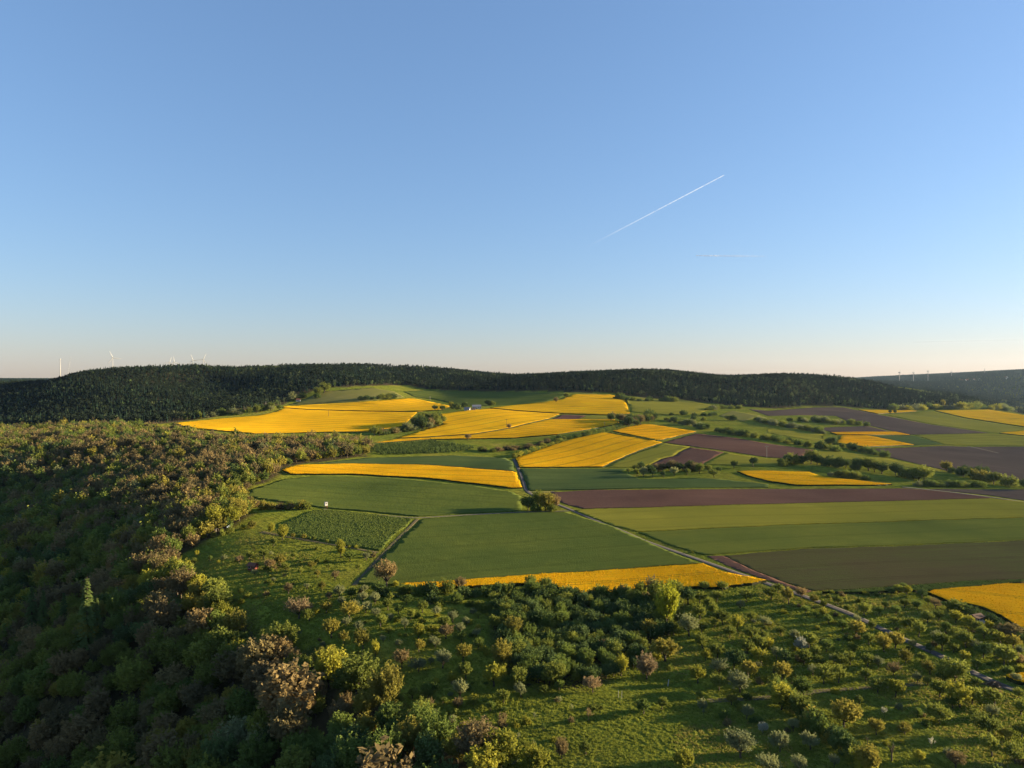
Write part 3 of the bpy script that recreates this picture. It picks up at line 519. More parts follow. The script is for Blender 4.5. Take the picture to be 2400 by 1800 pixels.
def label_plants():
    cls = {}
    for e, u, zone, cw, noun, h in PLANTS: cls.setdefault((zone, noun), []).append(h)
    groups = {}
    for p in PLANTS:
        e, u, zone, cw, noun, h = p; hs = sorted(cls[(zone, noun)]); n = len(hs); size = ''
        if n > 14: size = 'small ' if h < hs[n // 3] else ('tall ' if h >= hs[2 * n // 3] else 'middling ')
        groups.setdefault((zone, cw, noun, size), []).append(p)
    for (zone, cw, noun, size), L in groups.items():
        L.sort(key=lambda p: p[1])
        for k, p in enumerate(L):
            if len(L) == 1: lab = 'the only %s%s %s %s' % (size, cw, noun, zone)
            else: lab = '%s of %s %s%s %ss %s, from left' % (ordinal(k + 1), number(len(L)), size, cw, noun, zone)
            p[0]['label'] = lab

# ------------------------------------------------------------------ orchard and meadow trees: base u, v, crown width in photo pixels, colour
ORCH = [
 # shaded meadow left of the thicket
 (906,1376,60,'rust'),(676,1392,24,'rust'),(701,1450,50,'pink'),(725,1456,27,'olive'),(765,1437,26,'gold'),(771,1407,18,'rust'),(819,1452,38,'gold'),(777,1495,38,'gold'),(811,1468,20,'silver'),(806,1508,25,'gold'),
 (851,1521,36,'gold'),(841,1481,24,'silver'),(880,1539,20,'yellow',1.7),(891,1470,28,'olive'),(911,1485,15,'olive'),(898,1506,16,'silver'),(942,1566,42,'rust'),(936,1515,18,'silver'),(981,1499,28,'yellow',1.2),(981,1528,26,'gold'),
 (949,1472,20,'silver'),(963,1452,25,'olive'),(934,1439,22,'green'),(990,1436,27,'olive'),(952,1418,24,'green'),(909,1430,25,'olive'),(857,1437,25,'silver'),(915,1456,18,'silver'),(882,1448,22,'silver'),(831,1427,24,'silver'),
 (850,1414,25,'silver'),(879,1416,27,'silver'),(824,1403,24,'green'),(795,1400,27,'silver'),(800,1418,20,'silver'),(887,1396,30,'green'),(853,1391,20,'silver'),(916,1407,18,'olive'),(981,1575,32,'silver'),(701,1495,13,'silver','s'),
 (757,1519,16,'silver'),(851,1566,9,'yellow','s'),(931,1617,14,'silver'),(967,1637,25,'olive'),(996,1630,25,'green'),(875,1622,22,'rust'),
 (1023,1445,22,'silver'),(1061,1459,25,'silver'),(1039,1476,31,'olive'),(1094,1468,20,'silver'),(1121,1450,14,'olive'),(1121,1479,15,'yellow'),(1013,1490,25,'yellow'),(1078,1486,25,'silver'),(1045,1497,33,'rust'),(1116,1494,22,'silver'),
 (1081,1506,27,'green'),(1020,1517,25,'silver'),(1121,1523,24,'green'),(1085,1550,37,'gold'),(1038,1566,42,'silver'),(1009,1557,16,'silver'),(1092,1593,37,'olive'),(1078,1636,40,'silver'),(1005,1636,22,'olive'),(1110,1649,22,'yellow'),
 (1078,1385,30,'rust'),(1149,1667,24,'green'),(1110,1655,18,'olive'),(1038,1650,18,'green'),(1073,1661,24,'rust'),(1006,1660,22,'rust'),(1177,1708,22,'rust','s'),(1380,1692,18,'rust','s'),
 # edge of the thicket
 (1204,1503,46,'gold',1.1),(1175,1566,46,'gold',1.25),(1157,1610,54,'yellow',.9),(1257,1600,28,'yellow'),(1221,1635,34,'silver'),(1181,1648,31,'olive'),(1311,1620,26,'green'),(1275,1628,22,'olive'),(1389,1624,42,'pink'),(1242,1375,25,'olive'),(1278,1385,30,'dark'),(1385,1408,26,'dark'),
 (1563,1476,56,'lime',1.75),(1519,1496,38,'gold'),(1559,1550,58,'gold'),(1420,1536,38,'rust'),(1456,1584,34,'yellow',1.2),(1516,1592,47,'pink',1.1),(1635,1602,40,'yellow'),(1646,1519,33,'olive'),(1615,1492,47,'silver'),(1644,1484,24,'dark'),(1641,1453,31,'dark'),
 (1540,1428,44,'olive',1.3),(1515,1420,34,'brown'),
 (1500,1412,30,'olive',1.5),(1530,1406,34,'brown',1.4),(1480,1425,28,'dark',1.4),(1550,1442,34,'olive',1.5),(1545,1472,30,'dark',1.3),(1585,1432,28,'olive',1.2),(1460,1406,26,'brown',1.2),
 # right-hand orchard
 (1693,1464,31,'dark'),(1711,1495,30,'olive'),(1675,1471,18,'olive'),(1727,1480,30,'yellow'),(1762,1502,30,'dark'),(1789,1502,25,'dark'),(1680,1411,25,'olive'),(1749,1410,28,'olive'),(1693,1384,22,'olive'),(1650,1386,22,'dark'),
 (1613,1417,40,'dark'),(1640,1413,30,'olive'),(1660,1428,25,'olive'),(1671,1442,25,'olive'),(1682,1544,36,'olive'),(1720,1569,45,'dark'),(1653,1549,26,'yellow'),(1753,1589,38,'gold'),(1735,1624,46,'silver'),(1684,1581,34,'silver'),
 (1686,1619,34,'dark'),(1785,1558,38,'yellow'),(1798,1602,22,'yellow'),(1780,1525,34,'olive'),(1751,1533,34,'olive'),
 (1808,1406,32,'dark'),(1823,1390,22,'olive'),(1848,1417,36,'gold'),(1878,1404,28,'rust'),(1908,1415,20,'gold'),(1930,1424,16,'yellow'),(1964,1419,22,'dark'),(2025,1444,29,'olive'),(1888,1439,18,'green'),(1913,1448,15,'green'),
 (1943,1464,24,'green'),(1975,1480,25,'green'),(2006,1493,38,'gold'),(2036,1511,25,'olive'),(2044,1475,20,'olive'),(2071,1529,33,'gold',1.15),(1895,1518,36,'olive'),(1803,1520,22,'yellow'),(1877,1529,30,'white'),(1937,1529,28,'green'),
 (1841,1562,38,'dark'),(1834,1594,42,'gold'),(1931,1603,40,'dark'),(1966,1601,34,'olive'),(2029,1596,27,'olive'),(2034,1563,31,'olive'),(2094,1583,27,'rust'),(1971,1567,34,'olive'),(1993,1558,30,'olive'),(1921,1565,30,'dark'),
 (1884,1558,34,'dark'),(1913,1540,26,'olive'),(1884,1638,42,'green'),
 (2089,1395,18,'dark'),(2104,1393,22,'olive'),(2125,1395,20,'yellow'),(2161,1401,22,'dark'),(2175,1419,18,'olive'),(2193,1426,22,'rust'),(2134,1478,30,'dark'),(2121,1475,18,'yellow'),(2154,1493,30,'olive'),(2174,1460,26,'olive'),
 (2208,1525,40,'olive'),(2264,1518,40,'olive'),(2307,1498,30,'olive'),(2305,1543,30,'dark'),(2353,1561,46,'olive'),(2385,1558,28,'rust'),(2260,1554,28,'yellow'),(2099,1520,36,'gold'),(2123,1554,27,'gold',1.1),(2161,1551,20,'olive'),
 (2181,1531,18,'dark'),(2180,1581,30,'gold'),(2237,1608,58,'olive'),(2213,1603,30,'dark'),(2174,1607,18,'dark'),(2240,1460,26,'yellow'),(2100,1440,20,'green'),(2120,1425,20,'olive'),(2150,1430,22,'green'),(2075,1425,16,'green'),(2060,1440,18,'green'),
 (2200,1455,22,'olive'),(2215,1480,22,'green'),(2240,1490,20,'olive'),(2095,1462,16,'dark'),(2345,1510,30,'yellow'),(2375,1520,32,'gold'),(2330,1500,26,'olive'),(2290,1480,26,'olive'),(2270,1470,24,'yellow'),
 (1735,1430,22,'silver'),(1760,1455,20,'olive'),(1795,1470,22,'silver'),(1830,1490,20,'olive'),(1860,1500,22,'silver'),(1820,1545,24,'silver'),(1905,1585,26,'silver'),(1955,1555,24,'silver'),(2000,1530,22,'olive'),(2060,1565,24,'silver'),(2140,1520,20,'silver'),(2195,1500,22,'silver'),(2235,1530,22,'olive'),(2285,1525,24,'silver'),(2330,1535,24,'olive'),(2150,1600,22,'silver'),(2290,1570,22,'olive'),(2380,1600,24,'silver'),(2010,1460,16,'silver'),(1985,1435,16,'olive'),
 # bottom right
 (2072,1618,26,'yellow'),(2058,1625,34,'dark'),(2099,1635,38,'yellow'),(2202,1636,44,'olive'),(2250,1658,50,'yellow'),(2278,1652,40,'olive'),(2293,1638,24,'olive'),(2331,1655,42,'olive'),(2387,1637,24,'dark'),(2233,1660,30,'green'),(2201,1697,46,'olive'),
 (2324,1683,30,'silver'),(2392,1676,34,'dark'),(2054,1722,36,'gold'),(2121,1722,28,'gold'),(2315,1728,48,'olive'),(2356,1733,25,'gold'),(2395,1730,34,'dark'),(2033,1747,12,'dark','b'),(2090,1785,24,'dark','b'),(2155,1787,27,'yellow'),(2325,1773,50,'olive'),
 (2240,1800,44,'rust'),(2072,1682,14,'white','s'),(2183,1754,14,'white','s'),(2285,1690,26,'dark'),(2380,1790,40,'olive'),(2150,1680,18,'green'),(2015,1650,20,'olive'),
 (1750,1686,27,'silver'),(1736,1777,68,'silver',.85),(1828,1762,40,'silver'),(1900,1757,36,'silver'),(1859,1714,28,'silver'),(1788,1719,24,'white'),(1803,1812,44,'silver'),(1873,1812,40,'silver'),(1955,1797,28,'silver'),(1978,1704,66,'gold',.8),(1714,1652,24,'gold'),
 # open meadow at the bottom
 (1316,1778,32,'rust',1.3),(1373,1768,30,'olive'),(1509,1675,36,'green'),(1551,1663,30,'olive'),(1253,1812,58,'yellow',.9),(1601,1812,48,'yellow'),(1453,1650,9,'green','s'),(1649,1678,10,'silver','s'),(1312,1653,12,'silver','s'),(1340,1668,8,'silver','s'),
 (1253,1688,9,'silver','s'),(1350,1705,10,'green','s'),(1215,1735,10,'silver','s'),(1275,1715,9,'green','s'),(1250,1755,10,'silver','s'),(1060,1700,22,'silver'),(1020,1680,10,'silver','s'),
 # meadow beside the row crop plot
 (636,1251,17,'yellow',1.3),(663,1265,25,'yellow',1.2),(687,1261,11,'gold'),(710,1266,14,'gold'),(736,1267,9,'olive'),(766,1273,9,'olive'),(798,1307,22,'yellow',1.7),(820,1315,22,'green'),(859,1314,18,'silver'),(729,1334,18,'gold'),(745,1353,18,'gold'),
 (668,1340,20,'olive'),(657,1327,27,'gold'),(634,1335,26,'rust'),(619,1311,24,'olive'),(561,1321,20,'pink'),(584,1311,20,'olive'),(641,1280,18,'olive'),(596,1291,12,'olive'),(703,1346,14,'olive'),(785,1360,20,'rust'),(597,1348,14,'silver'),(755,1384,18,'gold'),
 (522,1278,10,'green'),(492,1314,11,'green'),(460,1304,14,'yellow'),(455,1325,16,'olive'),(475,1358,7,'silver','s'),(690,1310,14,'olive'),(640,1365,12,'silver'),(720,1380,14,'silver'),(770,1335,12,'olive'),(840,1335,14,'olive'),
]
def orchard_zone(u, v):
    lane = np.interp(v, [1320, 1400, 1500, 1600, 1640], [1660, 1890, 2120, 2330, 2440])
    if u < 870 and v < 1392: return 'by the row crop'
    if u < 1150 and v >= 1392: return 'in the shaded left meadow'
    if u < 1150: return 'at the wheat edge'
    if u < 1600 and v < 1640: return 'around the dark thicket'
    if u < 1660 and v >= 1640: return 'in the open bottom meadow'
    if v >= 1640 and u < np.interp(v, [1640, 1800], [1825, 2040]): return 'left of the bottom hedge'
    if v >= 1608: return 'right of the bottom hedge'
    return 'left of the lane' if u < lane else 'right of the lane'
B = hit([a[0] for a in ORCH], [a[1] for a in ORCH])
for a, p in zip(ORCH, B):
    u, v, w, c = a[:4]; k = a[4] if len(a) > 4 else None
    if c == 'dark' and k != 'b' and (u * 7 + v) % 5 < 3: c = 'olive'
    wm = w * p[1] / FPX * 1.2; zone = orchard_zone(u, v)
    if k == 's': plant(p[0], p[1], max(wm, 1.2), max(wm, 1.2) * 1.6, 'sapling', c, 'young_tree', zone, 'sapling', 'young trees in the meadows')
    elif k == 'b': plant(p[0], p[1], wm, wm * 1.7, 'bare', c, 'bare_tree', zone, 'leafless tree', 'bare orchard trees')
    else:
        k = k or rp.uniform(.8, .98); st = 'twiggy' if c in ('rust', 'pink', 'silver', 'brown') and rp.random() < .75 else 'orchard'
        if k > 1.05: st = 'tall'
        plant(p[0], p[1], wm, wm * k, st, c, 'fruit_tree', zone, 'fruit tree', 'scattered orchard trees')
print('orchard', len(ORCH), time.time() - T0)

# ------------------------------------------------------------------ hedges, clumps and lone trees of the fields: zone, pixel line, spacing m, width m, height m, colours, side jitter
HEDGES = [
 ('in the bottom right hedge', [(1822,1640),(1850,1668),(1905,1708),(1955,1748),(2010,1788),(2045,1815)], 2.3, 5.0, 4.6, ['yellow','olive','dark','green','gold','olive'], 1.0),
 ('in the front rapeseed hedge', [(905,1392),(960,1394),(1010,1396),(1080,1398),(1150,1400),(1230,1395)], 4.2, 5.5, 4.2, ['dark','olive','green','dark'], 2.5),
 ('behind the shaded meadow', [(1010,1412),(1090,1420),(1150,1436),(1180,1470)], 4.5, 5.0, 3.6, ['dark','green','olive'], 2.0),
 ('between front rapeseed and thicket', [(1200,1395),(1300,1405),(1400,1412),(1500,1402),(1580,1400)], 4.0, 6.0, 5.0, ['dark','green','olive','dark'], 3.5),
 ('beside the hunting hide', [(575,1183),(610,1192),(650,1196),(690,1194),(728,1195)], 5.5, 7.0, 5.2, ['gold','olive','rust'], 2.5),
 ('at the garden plot', [(480,1262),(520,1255),(550,1246),(590,1238)], 3.6, 4.4, 4.4, ['yellow','gold','olive'], 1.2),
 ('between left rapeseed fields', [(880,1022),(910,1018),(945,1013),(975,1008),(1005,1006)], 8.0, 10.0, 8.0, ['olive','dark','brown','silver'], 6.0),
 ('in the left rapeseed copse', [(975,1000),(1000,992),(1030,993),(1012,1003),(985,1008)], 8.0, 12.0, 13.0, ['olive','dark','olive','brown'], 6.0),
 ('in lower central hedge', [(1207,1073),(1250,1058),(1285,1046),(1318,1036)], 4.5, 4.5, 3.6, ['green','olive','yellow'], 1.5),
 ('in upper central hedge', [(1300,1034),(1340,1028),(1380,1020),(1420,1011),(1460,996)], 6.0, 6.0, 4.2, ['green','olive','dark'], 2.5),
 ('topping the central hedge', [(1437,986),(1455,990),(1475,988),(1500,988),(1530,986),(1465,1000),(1490,1000)], 9.0, 9.5, 11.0, ['dark','brown','olive','brown'], 6.0),
 ('between two central rapeseed fields', [(1428,1016.5),(1460,1022),(1495,1028),(1530,1034)], 3.0, 3.4, 2.2, ['dark','olive'], .6),
 ('behind the central rapeseed wedge', [(1560,985),(1580,990),(1610,996),(1634,1000),(1660,1007)], 8.0, 9.0, 7.0, ['dark','olive','silver'], 7.0),
 ('above the reddish plowed field', [(1680,1012),(1742,1022),(1800,1031),(1854,1040),(1905,1050),(1958,1058)], 8.0, 9.0, 6.5, ['dark','olive','green'], 6.0),
 ('above the small green field', [(1775,985),(1800,993),(1849,1003),(1890,1009),(1936,1017)], 9.0, 10.0, 7.0, ['silver','olive','green'], 7.0),
 ('scattered over the forest pasture', [(1575,974),(1601,973),(1626,977),(1650,975),(1664,975),(1674,974),(1625,984),(1650,986),(1705,985),(1716,986)], 40.0, 10.0, 8.0, ['dark','olive'], 1.0),
 ('on the upper brown field', [(1854,987),(1892,990),(1911,990),(1930,987),(1952,995),(1976,995),(1995,995),(2022,998)], 12.0, 11.0, 8.0, ['olive','silver','green'], 5.0),
 ('in the long dark hedge', [(1830,1093),(1860,1089),(1900,1088),(1940,1092),(1985,1098),(2040,1104),(2095,1114),(2140,1124),(2175,1129)], 6.0, 9.5, 8.5, ['dark','dark','olive','green'], 4.0),
 ('in front of the long dark hedge', [(1950,1116),(1975,1119),(2000,1122),(2025,1125)], 5.0, 6.5, 5.0, ['silver','olive','green'], 3.0),
 ('beyond the right soil path', [(2228,1106),(2252,1114),(2270,1120),(2300,1128),(2330,1136),(2365,1141),(2400,1145)], 7.0, 9.0, 7.5, ['dark','olive','gold','dark'], 4.0),
 ('beside the right soil path', [(2150,1140),(2190,1140),(2225,1140),(2260,1142),(2300,1142)], 5.5, 6.0, 4.0, ['silver','olive','green'], 2.0),
 ('in the row beside the yellow triangle', [(1940,1040),(1955,1042),(1975,1047),(2000,1054),(2030,1062),(2055,1067),(2078,1072)], 9.0, 7.0, 5.5, ['olive','dark','green'], 3.0),
 ('above the middle orchard', [(1495,1104),(1520,1103),(1550,1104),(1580,1105),(1610,1105),(1640,1104)], 4.0, 7.0, 6.5, ['dark','brown','olive','dark'], 4.0),
 ('in the little middle orchard', [(1472,1111),(1493,1116),(1509,1119),(1532,1119),(1557,1119),(1580,1116),(1611,1114),(1639,1111),(1661,1108),(1683,1108),(1673,1119),(1720,1098),(1765,1095)], 11.0, 5.5, 6.0, ['olive','dark','silver'], 1.0),
 ('beside the planted fruit bushes', [(1130,1058),(1160,1057),(1195,1055),(1230,1050),(1260,1044),(1290,1037)], 4.0, 7.0, 3.6, ['rust','brown','olive'], 7.0),
 ('on the dry slope', [(848,938),(865,937),(885,936),(900,935),(918,934)], 12.0, 13.0, 9.0, ['dark','olive'], 4.0),
 ('above the left rapeseed field', [(400,985),(450,982),(500,977),(550,973),(600,967),(640,962)], 9.0, 12.0, 11.0, ['dark','olive','green','silver'], 10.0),
 ('along the right-hand forest foot', [(2090,962),(2140,961),(2200,958),(2250,958),(2300,958),(2350,962),(2400,968)], 20.0, 17.0, 11.0, ['olive','yellow','green','silver'], 9.0),
 ('around the white farmhouses', [(1020,962),(1040,962),(1066,958),(1078,960),(1090,955),(1145,951),(1152,951)], 16.0, 11.0, 9.0, ['dark','olive'], 4.0),
 ('under the forest in the middle', [(1440,935),(1475,938),(1510,941),(1545,940),(1580,942)], 20.0, 14.0, 9.0, ['olive','green','dark'], 10.0),
 ('on the left forest spur', [(690,938),(712,936),(735,932),(760,922)], 16.0, 16.0, 14.0, ['olive','silver','green'], 9.0),
 ('left of the dry grass knoll', [(1660,962),(1690,958),(1710,956),(1735,958)], 16.0, 12.0, 7.0, ['olive','silver','green'], 4.0),
 ('by the right-edge rapeseed', [(2225,1432),(2255,1440),(2285,1448),(2320,1460),(2350,1476),(2375,1492),(2400,1500)], 3.6, 6.0, 3.8, ['dark','brown','dark','olive'], 1.5),
]
rh = random.Random(17); hedge = []
for zone, pl, step, w, h, cols, jit in HEDGES:
    P = hit(*np.array(pl, float).T)[:, :2]
    if zone.startswith(('scattered', 'in the little', 'around the white')): Q = P
    else: Q = densify(P.tolist(), step * (.72 if P[:, 1].mean() > 480 else .85), False)
    for q in Q:
        fk = 1.35 if q[1] > 480 else 1.12
        a = rh.uniform(.65, 1.25); ww = w * a * fk; hh = h * a * rh.uniform(.8, 1.2) * (1 + (fk - 1) * .4)
        st = 'bush' if hh < 5.5 else ('wood' if hh / ww > .75 else 'bush')
        if 'little' in zone: st = 'orchard'
        hedge.append((q[0] + rh.gauss(0, jit * .5), q[1] + rh.gauss(0, jit * .5), ww, hh, st, rh.choice(cols), zone))
order_h = sorted([i for i, q in enumerate(hedge) if q[4] == 'bush'], key=lambda i: -hedge[i][2] / hedge[i][1]); small_h = set(order_h[295:]); scrub = []
for i, (x, y, ww, hh, st, c, zone) in enumerate(hedge):
    if i in small_h: scrub.append((x, y, float(H(x, y)), ww / 6, hh / 4.4, c)); continue
    plant(x, y, ww, hh, st, c, 'shrub' if st == 'bush' else 'hedgerow_tree', zone, 'shrub' if st == 'bush' else 'tree', 'hedgerow shrubs' if st == 'bush' else 'hedgerow trees')
# the round bush at the bend of the lane
for (u, v, w, h, c, st) in [(1238,1196,42,34,'green','wood'),(1262,1192,40,44,'olive','wood'),(1278,1198,46,46,'gold','wood'),(1300,1196,32,38,'rust','wood'),(1255,1199,30,22,'green','bush'),(1292,1199,30,20,'olive','bush')]:
    p = hit(u, v)[0]; plant(p[0], p[1], w * p[1] / FPX, h * p[1] / FPX, st, c, 'lane_tree', 'at the lane bend', 'tree', 'clump of trees at the lane bend')
for (u, v, w, h, c) in [(1303,944,14,14,'brown'),(1328,934,16,14,'olive'),(1193,1005,12,12,'rust'),(1096,1032,18,16,'rust'),(2210,956,14,20,'gold'),(2086,969,9,9,'dark'),(2098,969,9,9,'dark'),(1058,957,14,16,'yellow')]:
    p = hit(u, v)[0]; plant(p[0], p[1], w * p[1] / FPX, h * p[1] / FPX, 'orchard' if w > h else 'wood', c, 'field_tree', 'alone in far fields', 'tree', 'lone trees in the far fields')
for (u, v, h) in [(75,1495,125),(102,1490,112),(150,1490,105),(205,1522,175),(228,1502,105)]:
    p = hit(u, v)[0]; hm = h * p[1] / FPX; plant(p[0], p[1], hm * .33, hm, 'spruce', 'dark', 'spruce_tree', 'in the left woods', 'spruce', 'spruces in the left woods')
print('hedges', len(PLANTS), time.time() - T0)

# ------------------------------------------------------------------ woods
def scatter(poly, s, seed, jit=.42):
    g = np.random.default_rng(seed); x0, y0 = np.min(poly, 0)[:2]; x1, y1 = np.max(poly, 0)[:2]
    X, Y = np.meshgrid(np.arange(x0, x1, s, dtype=float), np.arange(y0, y1, s, dtype=float)); X[1::2] += s / 2
    X = (X + g.uniform(-jit, jit, X.shape) * s).ravel(); Y = (Y + g.uniform(-jit, jit, Y.shape) * s).ravel()
    m = inside(poly, X, Y); return X[m], Y[m]
edge = [(1205,1830),(1115,1762),(1055,1724),(935,1674),(835,1624),(768,1582),(712,1542),(660,1528),(600,1500),(560,1442),(520,1420),(440,1375),(405,1340),(395,1315),(450,1290),(470,1272),(540,1242),(560,1225),(585,1205),(560,1180),(556,1165),(578,1148),(655,1118),(660,1100),(690,1090),(740,1084),(860,1070),(868,1050),(866,1040),(760,1033),(600,1036),(500,1028),(430,1017),(375,1010)]
EP = hit(*np.array(edge, float).T)[:, :2]
WOODP = np.vstack([EP, [[-640, 1100], [-1500, 1250], [-1500, -60], [-30, 60], [-5, 120]]])
X, Y = scatter(WOODP, 6.6, 3)
Z = H(X, Y); u, v, f = project(np.stack([X, Y, Z + 6], -1)); m = (f > 60) & (u > -260) & (u < 2500) & (v < 1990); X, Y, Z, u, v, f = X[m], Y[m], Z[m], u[m], v[m], f[m]
keep = ~((f > 500) & (rng.uniform(size=len(f)) < .25)); X, Y, Z, u, v, f = X[keep], Y[keep], Z[keep], u[keep], v[keep], f[keep]
THK = hit(*np.array([(1150,1412),(1330,1406),(1420,1410),(1570,1402),(1600,1440),(1580,1490),(1530,1520),(1500,1560),(1450,1585),(1385,1612),(1300,1615),(1215,1618),(1180,1540),(1160,1480)], float).T)[:, :2]
X2, Y2 = scatter(THK, 3.7, 4); Z2 = H(X2, Y2); u2, v2, f2 = project(np.stack([X2, Y2, Z2 + 4], -1))
def wood_colour(x, y, u, v, r):
    """spring wood: mostly greens, a brown belt of budding trees, pale blossoming ones here and there"""
    n = float(vnoise(x / 45, y / 45, 9)); br = math.exp(-((u - 430) / 420) ** 2 - ((v - 1090) / 105) ** 2)
    if r < .72 * br * (.5 + n): return 'brown' if r < .3 * br else 'rust'
    r2 = (r * 7.13) % 1
    if n > .58: return ['olive', 'gold', 'green', 'olive', 'brown', 'rust', 'olive'][int(r2 * 7)]
    if n < .35: return ['teal', 'green', 'dark', 'green', 'olive', 'green'][int(r2 * 6)]
    return ['green', 'olive', 'teal', 'green', 'dark', 'green', 'green', 'teal', 'olive', 'yellow', 'silver', 'brown'][int(r2 * 12)]
EPD = densify(EP.tolist(), 6, False); g = np.random.default_rng(8)
cand = [(x, y, 'w') for x, y in zip(X, Y)] + [(x, y, 't') for x, y in zip(X2, Y2)]
cu, cv, cf = np.concatenate([u, u2]), np.concatenate([v, v2]), np.concatenate([f, f2])
size = np.where(np.array([c[2] == 'w' for c in cand]), g.uniform(.55, 1.12, len(cand)) * g.uniform(.85, 1.1, len(cand)), g.uniform(.36, .58, len(cand)))
vis = (cu > -15) & (cu < 2415) & (cv < 1815); isw = np.array([c[2] == 'w' for c in cand]); order = np.argsort(-(size / cf) * vis * isw); chosen = set(order[:300].tolist()) | set(np.nonzero(~isw)[0].tolist()); rest = {}
for i, (x, y, k) in enumerate(cand):
    c = wood_colour(x, y, cu[i], cv[i], float(g.uniform())); s = float(size[i])
    if k == 'w' and np.min(np.linalg.norm(EPD - np.array([x, y]), axis=1)) < 11: c = ['gold', 'yellow', 'olive', 'rust', 'olive', 'green', 'gold'][int(g.uniform() * 7)]  # crowns along the wood edge coloured warmer for the low sun on them
    if k == 'w' and g.uniform() < .07: s *= 1.3; c = ['gold', 'rust', 'olive', 'brown'][int(g.uniform() * 4)]  # a few taller crowns, toned gold and rust as if catching the sun
    if k == 't': c = ['dark', 'dark', 'green', 'teal', 'dark', 'green', 'olive'][int(g.uniform() * 7)]
    w = (9.6 if k == 'w' else 10.0) * s * g.uniform(.85, 1.25); h = 10.5 * s * g.uniform(.85, 1.15)
    if i in chosen:
        if k == 't': zone = 'inside the dark thicket'
        else: zone = 'on the %s wooded slope' % ('bottom-left' if cv[i] > 1690 and cu[i] < 500 else 'bottom' if cv[i] > 1690 else 'lower left' if cv[i] > 1540 else 'middle left' if cv[i] > 1380 else 'upper left')
        plant(x, y, w, h, 'wood', c, 'woodland_tree' if k == 'w' else 'thicket_tree', zone, 'woodland tree' if k == 'w' else 'thicket tree', 'trees of the left woods' if k == 'w' else 'trees of the dark thicket')
    else: rest.setdefault(c, []).append((x, y, float(H(x, y)), w / 8, h / 11, i))
def stuff(name, label, cat, sources, pts, seed=0):
    """ONE object: points that carry instances of the source meshes. pts: x, y, z, sxy, sz, source index"""
    A = np.array(pts, float); gg = np.random.default_rng(seed); me = bpy.data.meshes.new(name); me.from_pydata(A[:, :3].tolist(), [], [])
    for nm, ty, val in (('rz', 'FLOAT', gg.uniform(0, 6.283, len(A))), ('vi', 'INT', A[:, 5].astype(np.int32))):
        at_ = me.attributes.new(nm, ty, 'POINT'); at_.data.foreach_set('value', val)
    at_ = me.attributes.new('sc', 'FLOAT_VECTOR', 'POINT'); at_.data.foreach_set('vector', A[:, [3, 3, 4]].ravel())
    o = link(name, me); ng = bpy.data.node_groups.new(name, 'GeometryNodeTree')
    ng.interface.new_socket('Geometry', in_out='INPUT', socket_type='NodeSocketGeometry'); ng.interface.new_socket('Geometry', in_out='OUTPUT', socket_type='NodeSocketGeometry')
    N = ng.nodes.new; L = ng.links.new; gi = N('NodeGroupInput'); go = N('NodeGroupOutput'); jn = N('GeometryNodeJoinGeometry')
    def na(nm, ty): n_ = N('GeometryNodeInputNamedAttribute'); n_.data_type = ty; n_.inputs['Name'].default_value = nm; return n_.outputs['Attribute']
    cx = N('ShaderNodeCombineXYZ'); L(na('rz', 'FLOAT'), cx.inputs['Z']); via = na('vi', 'INT'); sca = na('sc', 'FLOAT_VECTOR')
    for k, sm in enumerate(sources):
        so = bpy.data.objects.new(name + '_source', sm); oi = N('GeometryNodeObjectInfo'); oi.inputs['Object'].default_value = so; oi.inputs['As Instance'].default_value = True
        cm = N('FunctionNodeCompare'); cm.data_type = 'INT'; cm.operation = 'EQUAL'; L(via, cm.inputs[2]); cm.inputs[3].default_value = k
        iop = N('GeometryNodeInstanceOnPoints'); L(gi.outputs[0], iop.inputs['Points']); L(cm.outputs[0], iop.inputs['Selection']); L(oi.outputs['Geometry'], iop.inputs['Instance'])
        L(cx.outputs[0], iop.inputs['Rotation']); L(sca, iop.inputs['Scale']); L(iop.outputs[0], jn.inputs[0])
    L(jn.outputs[0], go.inputs[0])
    md = o.modifiers.new('scatter', 'NODES'); md.node_group = ng
    return tag(o, label, cat, None, 'stuff')
src = []; pts = []
for c, L_ in rest.items():
    k0 = len(src); base = [broadleaf(100 + j, 11, 8, 1.6, 2, 80, 13, .48, .2, low=-.75, crad=.15) for j in range(3)]
    src += [joined('woodland_tree', t, c) for t in base]
    pts += [(x, y, z, a, b2, k0 + i % 3) for (x, y, z, a, b2, i) in L_]
stuff('woodland', 'mixed spring woodland of green and brown trees on the left slope', 'woodland', src, pts, 1)
print('woods', len(cand), len(pts), time.time() - T0)

gs = np.random.default_rng(91); bs = 200
yy = gs.uniform(125, 330, bs * 6); xx = yy * gs.uniform(-.42, .74, bs * 6); zz = H(xx, yy); uu, vv, ff = project(np.stack([xx, yy, zz], -1))
ok = (uu > 380) & (uu < 2440) & (vv < 1830) & (vnoise(xx / 18, yy / 18, 81) > .45) & ~inside(WOODP, xx, yy) & ~inside(THK, xx, yy) & ~((uu > 1230) & (uu < 1680) & (vv > 1660) & (gs.uniform(size=len(uu)) < .8))
for P in FIELD_XY:
    if P[:, 1].min() < 340: ok &= ~inside(P, xx, yy)
lane_xy = hit(*densify(LANE, 8, False).T)[:, :2]; ok &= np.min(np.linalg.norm(np.stack([xx, yy], -1)[:, None] - lane_xy[None], axis=-1), axis=1) > 4
for x, y, z in list(zip(xx[ok], yy[ok], zz[ok])):
    a = gs.uniform(.9, 2.6); scrub.append((x, y, z, a / 6 * 1.2, a * gs.uniform(.5, .9) / 4.4, ['olive', 'green', 'yellow', 'silver', 'yellow', 'olive', 'brown'][gs.integers(7)]))
